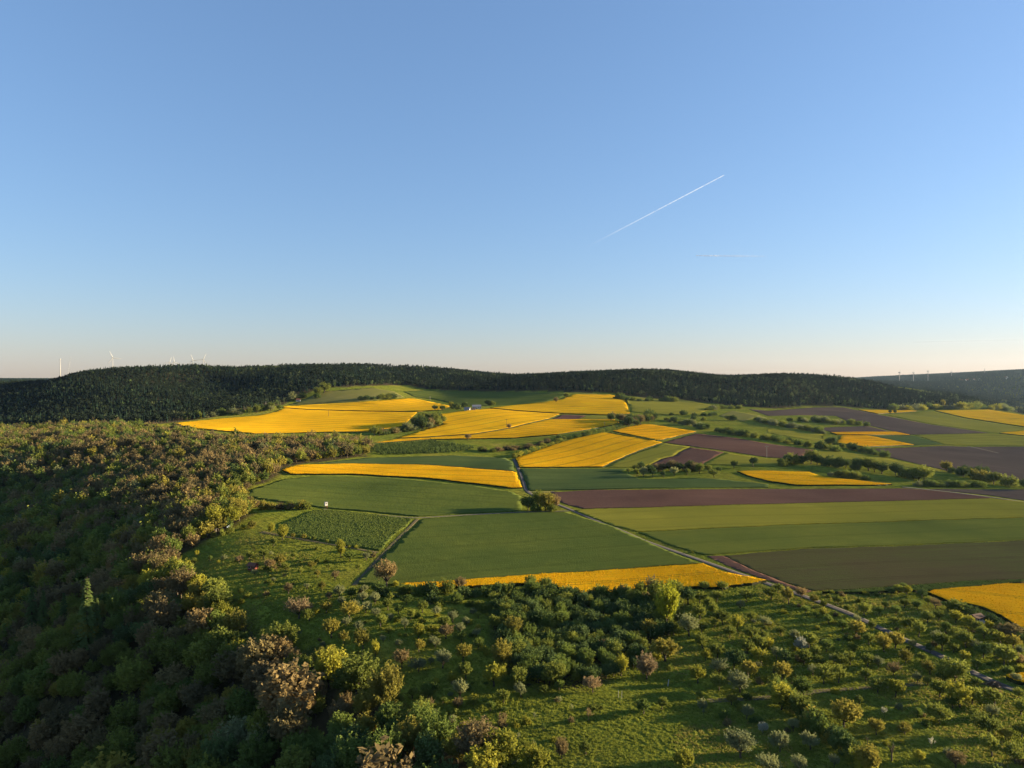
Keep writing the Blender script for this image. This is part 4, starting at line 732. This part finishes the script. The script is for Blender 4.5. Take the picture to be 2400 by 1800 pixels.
cl = sorted(set(q[5] for q in scrub)); src = [joined('scrub_bush', broadleaf(400 + j, 4.4, 6.0, .4, 3, 90, 14, .34, .08, dome=True, low=-.4, crad=.13), c) for j, c in enumerate(cl)]
stuff('scrub', 'low brambles and small bushes scattered through orchard and hedges', 'scrub', src, [(q[0], q[1], q[2], q[3], q[4], cl.index(q[5])) for q in scrub], 9)
print('scrub', len(scrub))
# far forest on the ridge
fe = [(-160,1004),(0,1000),(150,1000),(350,996),(470,983),(560,966),(620,953),(680,938),(735,914),(800,908),(880,905),(950,902),(1000,912),(1200,917),(1330,919),(1430,922),(1500,930),(1590,937),(1680,947),(1750,953),(1800,957),(1880,952),(1990,954),(2060,959),(2150,959),(2250,955),(2330,959),(2400,964),(2560,985)]
FP = hit(*np.array(fe, float).T)[:, :2]; back = FP[::-1].copy(); bd_ = np.interp([p[0] for p in fe[::-1]], [0, 200, 500, 900, 1200, 1500, 1700, 1900, 2100, 2250, 2400], [1800, 1780, 1930, 2130, 2320, 2140, 2260, 2090, 2040, 1930, 1860]); back[:, 0] *= bd_ / back[:, 1]; back[:, 1] = bd_
FPOLY = np.vstack([FP, back]); X, Y = scatter(FPOLY, 7.2, 6); Z = H(X, Y)
u, v, f = project(np.stack([X, Y, Z + 14], -1)); m = (u > -150) & (u < 2560); X, Y, Z, u, v, f = X[m], Y[m], Z[m], u[m], v[m], f[m]
# leave out what no one can see behind the crest
crest = np.full(400, 1e9); keep = np.zeros(len(X), bool); bins = np.clip(((u + 160) / 2740 * 399).astype(int), 0, 399)
for i in np.argsort(f):
    if v[i] < crest[bins[i]] + 5: keep[i] = True
    crest[bins[i]] = min(crest[bins[i]], v[i])
X, Y, Z, u, v, f = X[keep], Y[keep], Z[keep], u[keep], v[keep], f[keep]
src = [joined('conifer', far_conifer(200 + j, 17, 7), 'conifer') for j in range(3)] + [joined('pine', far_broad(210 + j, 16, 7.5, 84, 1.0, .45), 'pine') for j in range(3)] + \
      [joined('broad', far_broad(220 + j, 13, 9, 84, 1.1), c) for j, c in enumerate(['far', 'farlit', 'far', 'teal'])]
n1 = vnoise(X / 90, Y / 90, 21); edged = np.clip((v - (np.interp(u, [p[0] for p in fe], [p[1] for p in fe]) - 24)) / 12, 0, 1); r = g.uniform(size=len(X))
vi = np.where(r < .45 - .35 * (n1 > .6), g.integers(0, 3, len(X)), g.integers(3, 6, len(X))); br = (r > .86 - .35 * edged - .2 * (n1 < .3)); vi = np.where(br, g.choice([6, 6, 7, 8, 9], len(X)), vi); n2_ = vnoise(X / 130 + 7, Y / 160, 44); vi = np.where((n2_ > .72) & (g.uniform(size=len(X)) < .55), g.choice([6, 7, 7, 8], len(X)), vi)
sc = g.uniform(.6, 1.0, len(X))
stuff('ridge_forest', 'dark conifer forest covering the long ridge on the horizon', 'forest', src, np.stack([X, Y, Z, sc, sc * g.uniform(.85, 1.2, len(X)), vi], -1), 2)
print('ridge forest', len(X), time.time() - T0)
# hazy far hill at right
fx0, fx1 = 1500, 4200
X, Y = scatter(np.array([[1150, 2500], [fx1, 2500], [fx1 + 900, 6600], [2750, 6600]]), 17, 7); Z = H(X, Y); u, v, f = project(np.stack([X, Y, Z + 12], -1)); m = (u > 1920) & (u < 2560) & (v < 1010); X, Y, Z = X[m], Y[m], Z[m]
X3, Y3 = scatter(np.array([[-2700., 2100.], [-1150., 2100.], [-1500., 3300.], [-2900., 3300.]]), 12, 12); Z3 = H(X3, Y3); u3, v3, f3 = project(np.stack([X3, Y3, Z3], -1)); m = (u3 > -200) & (u3 < 210)
X4, Y4 = scatter(np.array([[-5200., 3300.], [-1500., 3300.], [-3300., 6700.], [-6600., 6700.]]), 26, 15); Z4 = H(X4, Y4); u4, v4, f4 = project(np.stack([X4, Y4, Z4], -1)); m4 = (u4 > -200) & (u4 < 260)
XL, YL, ZL = np.concatenate([X3[m], X4[m4]]), np.concatenate([Y3[m], Y4[m4]]), np.concatenate([Z3[m], Z4[m4]])
sc = g.uniform(1.3, 2.0, len(X))
if len(XL): stuff('distant_forest', 'thin strip of wood on the far left horizon', 'forest', src[:6], np.stack([XL, YL, ZL, g.uniform(.9, 1.5, len(XL)) * np.where(YL > 3300, 1.8, 1), g.uniform(.5, .8, len(XL)), g.integers(0, 6, len(XL))], -1), 13)
stuff('far_forest', 'blue-hazed wooded hill at the far right', 'forest', src[:6], np.stack([X, Y, Z, sc, g.uniform(.8, 1.2, len(X)), g.integers(0, 6, len(X))], -1), 3)
print('far forest', len(X), time.time() - T0)

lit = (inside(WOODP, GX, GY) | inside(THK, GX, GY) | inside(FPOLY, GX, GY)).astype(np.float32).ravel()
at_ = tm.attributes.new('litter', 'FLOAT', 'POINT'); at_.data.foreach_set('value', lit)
# plantation of young fruit bushes in rows
PB = hit(*np.array([(880,1044),(1007,1034),(1190,1031),(1130,1048),(1060,1062),(885,1067),(876,1056)], float).T)[:, :2]
a0, a1 = hit(900,1048)[0][:2], hit(985,1066)[0][:2]; dr = (a1 - a0) / np.linalg.norm(a1 - a0); nr = np.array([-dr[1], dr[0]])
fb = mesh_from('fruit_bush', *(lambda t: (t[1], t[2]))(broadleaf(300, 2.8, 3.0, .3, 2, 22, 12, .3, .05, dome=True, low=-.3)), ['leaf_dark']); nb = 0
cc = PB.mean(0)
rows = {}
for i in range(-40, 41):
    for j in range(-40, 41):
        q = cc + dr * j * 5.4 + nr * i * 6.6 + g.normal(0, .3, 2)
        if inside(PB, q[0], q[1]) and nb < 300: rows.setdefault(i, []).append(q); nb += 1
for ri, i in enumerate(sorted(rows)):
    L_ = sorted(rows[i], key=lambda q: q[0])
    for k, q in enumerate(L_):
        o = link('fruit_bush', fb, None, (q[0], q[1], float(H(*q)))); s_ = g.uniform(1.0, 1.45); o.scale = (s_, s_, s_); o.rotation_euler = (0, 0, g.uniform(0, 6.28))
        tag(o, '%s bush of the %s planted slanting row below the yellow strip' % (ordinal(k + 1), ordinal(ri + 1)), 'bush', 'young fruit bushes planted in rows')
print('bushes', nb)
label_plants()

# ------------------------------------------------------------------ grass tussocks of the near meadows
g2 = np.random.default_rng(77); V = []; F = []
def tuft(seed):
    r_ = random.Random(seed); m_ = MB()
    for k in range(11):
        a = r_.uniform(0, 6.283); b = r_.uniform(.05, .38); hh = r_.uniform(.22, .5); w_ = r_.uniform(.06, .12); o_ = Vector((r_.gauss(0, .16), r_.gauss(0, .16), -.03)); d_ = Vector((math.cos(a), math.sin(a), 0)); n_ = Vector((-d_.y, d_.x, 0))
        m_.add([o_ - n_ * w_, o_ + n_ * w_, o_ + d_ * b * .5 + Vector((0, 0, hh * .7)) + n_ * w_ * .6, o_ + d_ * b + Vector((0, 0, hh))], [(0, 1, 2), (0, 2, 3)])
    return m_
leaf_mat('grass_blade', (.195, .22, .036), .4, .25); leaf_mat('dry_blade', (.26, .235, .06), .4, .25)
tsrc = [tuft(i).mesh('grass_tussock', 'grass_blade' if i < 4 else 'dry_blade') for i in range(6)]
n = 120000; yy = 115 + (360 - 115) * g2.uniform(size=n) ** 1.15; xx = yy * g2.uniform(-.50, .80, n); zz = H(xx, yy); uu, vv, ff = project(np.stack([xx, yy, zz], -1))
ok = (uu > 330) & (uu < 2480) & (vv < 1840); ok &= ~inside(WOODP, xx, yy)
for P in FIELD_XY:
    if P[:, 1].min() < 370: ok &= ~inside(P, xx, yy)
lp = hit(*densify(LANE, 10, False).T)[:, :2]; lp = lp[lp[:, 1] < 420]
xx, yy, zz = xx[ok], yy[ok], zz[ok]
dl = np.concatenate([np.min(np.linalg.norm(np.stack([xx[i:i+4000], yy[i:i+4000]], -1)[:, None] - lp[None], axis=-1), axis=1) for i in range(0, len(xx), 4000)]) > 2.6
xx, yy, zz = xx[dl], yy[dl], zz[dl]; den = vnoise(xx / 9, yy / 9, 31) * .6 + vnoise(xx / 30, yy / 30, 32) * .7; sc_ = .5 + .9 * den * g2.uniform(.6, 1.3, len(xx))
dry = vnoise(xx / 25, yy / 25, 33) > .62
stuff('meadow_grass', 'tussocky green grass of the orchard meadows', 'grass', tsrc, np.stack([xx, yy, zz, sc_ * .8, sc_ * .62, np.where(dry, g2.integers(3, 6, len(xx)), g2.integers(0, 4, len(xx)))], -1), 5)
print('grass', len(xx), time.time() - T0)

# ------------------------------------------------------------------ wind turbines on the skyline
simple('white_paint', (.3, .3, .29), .6, .05, .2); simple('silhouette_tone', (.10, .105, .11), .5, .05, .2); simple('steel', (.3, .31, .32), .5, .1, .5)  # the darker tone paints skyline silhouettes into the colour
def turbine(u, v, d, r, ang, sq, label, blades=True, mat='white_paint', thick=1.0):
    p = at(u, v, d); z0 = float(H(p[0], p[1])) - 3; e = link('wind_turbine', None, None, (p[0], p[1], z0)); h = p[2] - z0; k = thick
    tag(e, label, 'wind turbine', 'wind turbines on the skyline')
    link('tower', MB().tube([(0, 0, 0), (0, 0, h * .5), (0, 0, h)], [1.9 * k, 1.6 * k, 1.2 * k], 14).mesh('tower', mat, True), e)
    yaw = math.acos(sq); ax = Vector((math.sin(yaw), -math.cos(yaw), 0)); hz_ = Vector((math.cos(yaw), math.sin(yaw), 0))   # rotor axis towards the viewer, in-plane horizontal
    link('nacelle', MB().tube([Vector((0, 0, h)) - ax * 7, Vector((0, 0, h + .6)) - ax * 5.5, Vector((0, 0, h + .6)) + ax * 2.5], [1.4 * k, 2.1 * k, 2.0 * k], 8).mesh('nacelle', mat, True), e)
    hub = Vector((0, 0, h + .6)) + ax * 4
    if blades:
        link('hub', MB().tube([hub - ax * 1.6, hub, hub + ax * 1.6], [1.7 * k, 1.6 * k, .4 * k], 10).mesh('hub', mat, True), e)
        for j in range(3):
            a = R(ang + 120 * j); dr_ = hz_ * math.sin(a) + Vector((0, 0, 1)) * math.cos(a); sd_ = dr_.cross(ax); m_ = MB(); V_ = []; st = [(.02, .6, .5), (.15, 1.3, .4), (.5, .95, .25), (.85, .6, .15), (1, .2, .06)]
            for (t, c, th_) in st:
                for (a1, b1) in ((-.35, 0), (0, .5), (.65, 0), (0, -.5)): V_.append(hub + dr_ * r * t + sd_ * a1 * 2 * c * k + ax * b1 * 2 * th_ * k)
            F_ = [(i*4+q, i*4+(q+1) % 4, (i+1)*4+(q+1) % 4, (i+1)*4+q) for i in range(4) for q in range(4)] + [(16, 17, 18, 19), (3, 2, 1, 0)]
            link('blade', m_.add(V_, F_).mesh('blade', mat, True), e)
    return e
turbine(141, 842, 3000, 0, 0, .9, 'white turbine tower without blades, leftmost on the left hill', False)
turbine(264, 839, 3300, 36, -24, .75, 'white wind turbine highest on the left hill')
turbine(397, 850, 3800, 32, 18, .8, 'left of the close pair of turbines peeping over left ridge')
turbine(408, 849, 3900, 32, -10, .7, 'right of the close pair of turbines peeping over left ridge')
turbine(452, 844, 3600, 32, -18, .95, 'left of the two facing turbines at right on left ridge')
turbine(476, 843, 3600, 36, 25, .9, 'right of the two facing turbines at right on left ridge')
for i_, (u_, v_, d_) in enumerate([(2108, 873, 4300), (2141, 874, 4500), (2175, 870, 4500), (2230, 872, 4700)]):
    turbine(u_, v_, d_, 22, [0, 40, 70, 15][i_], .35, ['leftmost', 'second', 'third', 'rightmost'][i_] + ' of four silhouetted turbines on the right skyline', mat='silhouette_tone', thick=1.0)
p = at(2308, 862, 4700); e = tag(link('radio_mast', None, None, (p[0], p[1], float(H(p[0], p[1])))), 'thin radio mast on the far right hill', 'mast'); h_ = p[2] - e.location.z
link('mast', MB().tube([(0, 0, 0), (0, 0, h_ * .7), (0, 0, h_)], [2.5, 1.4, .5], 6).mesh('mast', 'silhouette_tone'), e); link('platform', MB().tube([(0, 0, h_ * .62), (0, 0, h_ * .68)], [4.5, 4.5], 8).mesh('platform', 'silhouette_tone'), e)
p = at(158, 884, 3000); q = at(167, 836, 3000); e = tag(link('construction_crane', None, None, (p[0], p[1], float(H(p[0], p[1])))), 'thin lattice crane beside the bladeless tower', 'crane'); o0 = Vector(e.location)
top_ = Vector(q) - o0; m_ = MB()
for sx, sy in ((-.7, -.7), (.7, -.7), (.7, .7), (-.7, .7)): m_.tube([(sx, sy, 0), (top_.x * .35 + sx, sy, top_.z * .55), (top_.x + sx * .3, sy * .3, top_.z)], [.12, .12, .1], 4)
for k in range(24):
    t = k / 24; x_ = top_.x * t; m_.tube([(x_ - .7, -.7, top_.z * t), (x_ + .7, -.7, top_.z * (t + .04))], [.07, .07], 3)
link('boom', m_.mesh('boom', 'steel'), e); link('base', MB().box(-4, 4, -3, 3, -2, 3).mesh('base', 'steel'), e)

# ------------------------------------------------------------------ power poles
simple('pole_wood', (.09, .07, .055), .9, .3, 2.0); simple('pole_white', (.3, .285, .25), .8, .1, 2.0)
for (u_, v_, hp, lab, mt) in [(770, 977, 17, 'T-shaped power pole standing in the wide left rapeseed field', 'pole_wood'), (623, 957, 16, 'power pole in front of the left tree belt', 'pole_white'), (261, 948, 16, 'power pole below the left wooded hill', 'pole_white'),
                              (1797, 1073, 28, 'tall pale pole at the edge of the reddish plowed field', 'pole_white'), (1417, 1010, 20, 'dark power pole at the central hedge', 'pole_wood'), (1008, 938, 9, 'short pale pole in the shaded field behind the farm', 'pole_white'), (1187, 1004, 22, 'thin pole beside the lone tree in the middle rapeseed field', 'pole_wood')]:
    p = hit(u_, v_)[0]; h_ = hp * p[1] / FPX; e = tag(link('power_pole', None, None, p.tolist()), lab, 'pole'); w_ = max(.16, p[1] * .00022)
    link('post', MB().tube([(0, 0, -.3), (0, 0, h_)], [w_, w_ * .8], 7).mesh('post', mt), e); link('crossarm', MB().box(-1.6, 1.6, -w_ * .6, w_ * .6, h_ - .55, h_ - .3).mesh('crossarm', mt), e)
    for x_ in (-1.3, 0, 1.3): link('insulator', MB().tube([(x_, 0, h_ - .3), (x_, 0, h_ - .02)], [.1, .07], 6).mesh('insulator', 'pole_white'), e)

# ------------------------------------------------------------------ buildings
simple('wall_white', (.42, .41, .39), .9, .06, .4); simple('roof_grey', (.2, .2, .22), .8, .15, 1.5); simple('roof_red', (.16, .07, .045), .85, .2, 1.5); simple('glass_dark', (.02, .025, .03), .15, .1, 1.0); simple('door_brown', (.1, .06, .035), .7, .2, 2.0)
simple('red_boards', (.17, .055, .04), .85, .25, 1.5); simple('grey_boards', (.16, .15, .14), .9, .25, 1.5); simple('blue_boards', (.16, .2, .26), .85, .2, 1.5); simple('rust_sheet', (.085, .055, .042), .8, .3, 1.5)
def house(name, label, cat, u_, v_, L, W, eh, rh_, rot, wall, roof, win=3, d=None, scale=1.0):
    p = hit(u_, v_)[0] if d is None else at(u_, v_, d); z = float(H(p[0], p[1])); e = tag(link(name, None, None, (p[0], p[1], z)), label, cat); e.rotation_euler = (0, 0, R(rot)); l, w = L / 2, W / 2
    m_ = MB(); m_.add([(-l,-w,-1),(l,-w,-1),(l,w,-1),(-l,w,-1),(-l,-w,eh),(l,-w,eh),(l,w,eh),(-l,w,eh),(-l,0,eh+rh_),(l,0,eh+rh_)], [(0,1,5,4),(2,3,7,6),(1,2,6,9,5),(3,0,4,8,7),(0,3,2,1)]); link('wall', m_.mesh('wall', wall), e)
    t = .18; o_ = .45; m_ = MB(); sl = rh_ / w
    for sgn in (-1, 1):
        y0, y1 = sgn * (w + o_), 0; z0, z1 = eh - o_ * sl + .03, eh + rh_ + .03
        V_ = [(-l-o_, y0, z0), (l+o_, y0, z0), (l+o_, y1, z1), (-l-o_, y1, z1)]; V_ += [(x, y, zz + t) for x, y, zz in V_]
        m_.add(V_, [(0,1,2,3),(4,7,6,5),(0,4,5,1),(2,6,7,3),(0,3,7,4),(1,5,6,2)])
    rf_ = link('roof', m_.mesh('roof', roof), e)
    if L > 7: link('chimney', MB().box(-l*.4-.35, -l*.4+.35, -.35, .35, eh + rh_ - .6, eh + rh_ + 1.1).mesh('chimney', 'roof_red'), rf_)
    for k in range(win):
        x = -l + L * (k + .5) / win; wd = min(.55, L / win * .28); zb = eh * .45
        if k == win // 2 and win > 1: link('door', MB().box(x - wd, x + wd, -w - .06, -w + .02, 0, min(2.0, eh * .8)).mesh('door', 'door_brown'), e)
        else:
            f_ = link('window', MB().box(x - wd - .12, x + wd + .12, -w - .05, -w + .02, zb - .12, zb + min(1.2, eh * .35) + .12).mesh('window', 'wall_white'), e)
            link('pane', MB().box(x - wd, x + wd, -w - .08, -w - .03, zb, zb + min(1.2, eh * .35)).mesh('pane', 'glass_dark'), f_)
    return e
house('farmhouse', 'long white farmhouse with pale roof behind the rapeseed crest', 'house', 1117, 958, 15, 8, 4.2, 2.6, 6, 'wall_white', 'roof_grey', 5)
house('farm_barn', 'small white barn left of the farmhouse', 'barn', 1095, 962.5, 9, 6, 3.4, 2.2, -8, 'wall_white', 'roof_grey', 3)
house('farm_shed', 'low white shed in front of the farmhouse', 'shed', 1110, 962, 6, 5, 2.6, 1.4, 12, 'wall_white', 'rust_sheet', 2)
house('cottage', 'white cottage at the foot of the left forest spur', 'house', 699, 940, 8, 6, 2.8, 2.0, 10, 'wall_white', 'roof_red', 3)
house('pump_house', 'tiny white pump house beside the pole at the central hedge', 'hut', 1398, 1009, 3, 2.6, 2.2, .9, 15, 'wall_white', 'roof_grey', 2)
for i_, (u_, v_) in enumerate([(2253, 891), (2266, 890), (2283, 889), (2295, 887), (2358, 880)]):
    house('village_house', ['leftmost', 'second', 'third', 'fourth', 'rightmost'][i_] + ' of five pale village houses on the far hazy hill', 'house', u_, v_, 22, 14, 9, 7, 20 * i_, 'wall_white', 'roof_red', 3, 4200)['group'] = 'village houses on the far hill'
house('garden_shed', 'small red-brown wooden hut in the left meadow', 'shed', 593, 1335, 3.2, 2.6, 2.0, .8, -20, 'red_boards', 'roof_red', 2)
house('garden_shed', 'grey garden shed with slanted roof at the wood edge', 'shed', 497, 1248, 4.2, 3.0, 2.2, .9, 20, 'grey_boards', 'roof_grey', 2)
house('garden_shed', 'bluish garden shed right of the grey one', 'shed', 528, 1238, 4.0, 3.0, 2.2, .8, -12, 'blue_boards', 'roof_grey', 2)
house('garden_cabin', 'bright white little cabin at the end of the garden fence', 'cabin', 481, 1255, 2.4, 1.8, 1.9, .5, 8, 'wall_white', 'roof_grey', 2)
house('field_shed', 'low dark shed with rusty roof in the right orchard', 'shed', 2288, 1457, 3.6, 2.4, 1.8, .6, 25, 'grey_boards', 'rust_sheet', 2)
for i_, (u_, v_) in enumerate([(2297, 1461), (2302, 1459), (2306, 1463)]):
    p = hit(u_, v_)[0]; e = tag(link('beehive', None, None, p.tolist()), ['left', 'middle', 'right'][i_] + ' of three white boxes beside the dark shed', 'box', 'white boxes beside the shed'); e.rotation_euler = (0, 0, i_ * .5)
    link('box', MB().box(-.38, .38, -.3, .3, .12, .85).mesh('box', 'wall_white'), e); link('lid', MB().box(-.42, .42, -.34, .34, .853, .93).mesh('lid', 'steel'), e)
# garden fence
a_, b_ = hit(452, 1258)[0], hit(477, 1256)[0]; e = tag(link('garden_fence', None, None, a_.tolist()), 'pale wooden paling fence at the garden plot', 'fence'); v_ = Vector(b_ - a_); pale = MB().box(-.06, .06, -.02, .02, -.1, 1.4).mesh('pale', 'pole_white')
for k in range(26): link('pale', pale, e, v_ * (k / 25))
for zz in (.35, 1.0): link('rail', MB().tube([Vector((0, .05, zz)), v_ + Vector((0, .05, zz))], [.04, .04], 4).mesh('rail', 'pole_white'), e)
# raised hunting hide at the field corner
p = hit(764, 1191)[0]; e = tag(link('hunting_hide', None, None, p.tolist()), 'white raised hunting hide with ladder at the field corner', 'hunting hide'); e.rotation_euler = (0, 0, R(35))
for sx in (-.7, .7):
    for sy in (-.6, .6): link('leg', MB().tube([(sx * 1.25, sy * 1.25, -.2), (sx, sy, 1.5)], [.07, .06], 6).mesh('leg', 'pole_wood'), e)
link('cabin', MB().box(-.8, .8, -.7, .7, 1.5, 3.5).mesh('cabin', 'wall_white'), e); link('roof', MB().box(-.95, .95, -.85, .85, 3.503, 3.6).mesh('roof', 'roof_grey'), e); link('hatch', MB().box(-.45, .45, -.74, -.69, 2.5, 3.0).mesh('hatch', 'glass_dark'), e)
ld = MB().tube([(.5, -2.0, 0), (.5, -.72, 1.6)], [.04, .04], 4).tube([(.0, -2.0, 0), (.0, -.72, 1.6)], [.04, .04], 4)
for k in range(6): ld.tube([(.0, -2.0 + .22 * k, .26 * k), (.5, -2.0 + .22 * k, .26 * k)], [.03, .03], 4)
link('ladder', ld.mesh('ladder', 'red_boards'), e)
# brushwood heap by the lane, stakes
p = hit(2330, 1607)[0]; rb_ = random.Random(3); m_ = MB()
for k in range(170):
    a = rb_.uniform(0, 6.28); r_ = abs(rb_.gauss(0, .5)); x_, y_ = math.cos(a) * r_ * 2.6, math.sin(a) * r_ * 1.3; zt_ = max(.1, 1.3 * (1 - r_ * .8)) * rb_.uniform(.3, 1); b = rb_.uniform(0, 6.28); l_ = rb_.uniform(.5, 1.2)
    m_.tube([(x_ - math.cos(b) * l_, y_ - math.sin(b) * l_, max(.02, zt_ - rb_.uniform(0, .5))), (x_ + math.cos(b) * l_, y_ + math.sin(b) * l_, zt_ + .1)], [.05, .03], 3)
tag(link('brush_pile', m_.mesh('brush_pile', 'door_brown'), None, p.tolist()), 'dark brown heap of brushwood beside the lane', 'brush pile')
p = hit(1565, 1608)[0]; tag(link('marker_post', MB().tube([(0, 0, -.2), (.25, 0, 1.7)], [.11, .1], 7).mesh('marker_post', 'wall_white'), None, p.tolist()), 'white leaning post in the grass below the thicket', 'post')
for i_, (u_, v_) in enumerate([(1020, 1385), (1047, 1385), (1449, 1637), (1457, 1638)]):
    p = hit(u_, v_)[0]; tag(link('stake', MB().tube([(0, 0, -.2), (.05, 0, 1.5 + .5 * (i_ > 1))], [.05, .045], 6).mesh('stake', 'pole_wood' if i_ < 2 else 'pole_white'), None, p.tolist()),
        ['left dark stake at the edge of the front rapeseed', 'right dark stake at the edge of the front rapeseed', 'left of two thin pale stakes below the thicket', 'right of two thin pale stakes below the thicket'][i_], 'stake')

# ------------------------------------------------------------------ contrails and a thin cloud streak high in the sky
def trail(name, label, cat, pa, pb, alt, w0, w1, alpha, taper, gam=1.0):
    def sky_pt(u_, v_): r_ = ray(u_, v_); t_ = (alt - ZC) / r_[2]; return Vector(np.array([0, 0, ZC]) + r_ * t_)
    A_, B_ = sky_pt(*pa), sky_pt(*pb); m_ = MB(); n_ = 260; rn_ = random.Random(4); o_ = A_; L_ = (B_ - A_).length
    pts_ = [(B_ - A_) * (k / n_) + Vector((0, 0, rn_.uniform(-1, 1) * w1 * .12 * k / n_)) for k in range(n_ + 1)]; m_.tube(pts_, [(w0 + (w1 - w0) * k / n_) * rn_.uniform(.45, 1.25) for k in range(n_ + 1)], 8)
    mt, b = new_mat(name + '_vapour'); co = b.n('ShaderNodeTexCoord'); le = b.n('ShaderNodeVectorMath', {0: (co, 'Object')}, operation='LENGTH')
    f_ = b.n('ShaderNodeMapRange', {'Value': (le, 'Value'), 'From Min': 0.0, 'From Max': L_, 'To Min': 1.0, 'To Max': 0.0}); f_ = b.n('ShaderNodeMath', {0: f_, 1: taper}, operation='POWER')
    no = b.n('ShaderNodeTexNoise', {'Vector': (co, 'Object'), 'Scale': 6 / L_, 'Detail': 4.0}); f_ = b.n('ShaderNodeMath', {0: f_, 1: (no, 'Fac')}, operation='MULTIPLY'); f_ = b.n('ShaderNodeMath', {0: f_, 1: alpha * 2}, operation='MULTIPLY', use_clamp=True)
    df = b.n('ShaderNodeMixShader', {0: .5, 1: b.n('ShaderNodeBsdfDiffuse', {'Color': (.85, .87, .9, 1)}), 2: b.n('ShaderNodeBsdfTranslucent', {'Color': (.85, .87, .9, 1)})})
    b.out(b.n('ShaderNodeMixShader', {0: f_, 1: b.n('ShaderNodeBsdfTransparent'), 2: df}))
    o_b = link(name, m_.mesh(name, mt, True), None, A_); return tag(o_b, label, cat)
trail('contrail', 'long white contrail slanting across the right half of sky', 'contrail', (1696, 411), (1362, 586), 9500, 17, 40, .2, 1.5)
trail('contrail', 'short faint level contrail low in the right sky', 'contrail', (1632, 599), (1800, 601), 9500, 50, 70, .3, .8)
trail('cloud_streak', 'thin pale cloud streak near the right horizon', 'cloud', (2140, 802), (2420, 796), 6000, 60, 170, .035, .3)
#@@END

# ------------------------------------------------------------------ evening haze
hz = MB().box(-7300, 7300, -700, 7700, -140, 265)
hm = bpy.data.materials.new('haze'); hm.use_nodes = True; b = NB(hm)
pv = b.n('ShaderNodeVolumePrincipled', {'Color': (.48, .70, 1.0, 1), 'Density': 0.000011, 'Anisotropy': .45})
b.n('ShaderNodeOutputMaterial', {'Volume': pv}); MATS['haze'] = hm
tag(link('haze', hz.mesh('haze', 'haze')), 'thin blue evening haze over the valley', 'haze', None, 'stuff')
print('done', float(GZ.min()), float(GZ.max()), gx[0], gx[-1], gy[0], gy[-1], time.time() - T0)
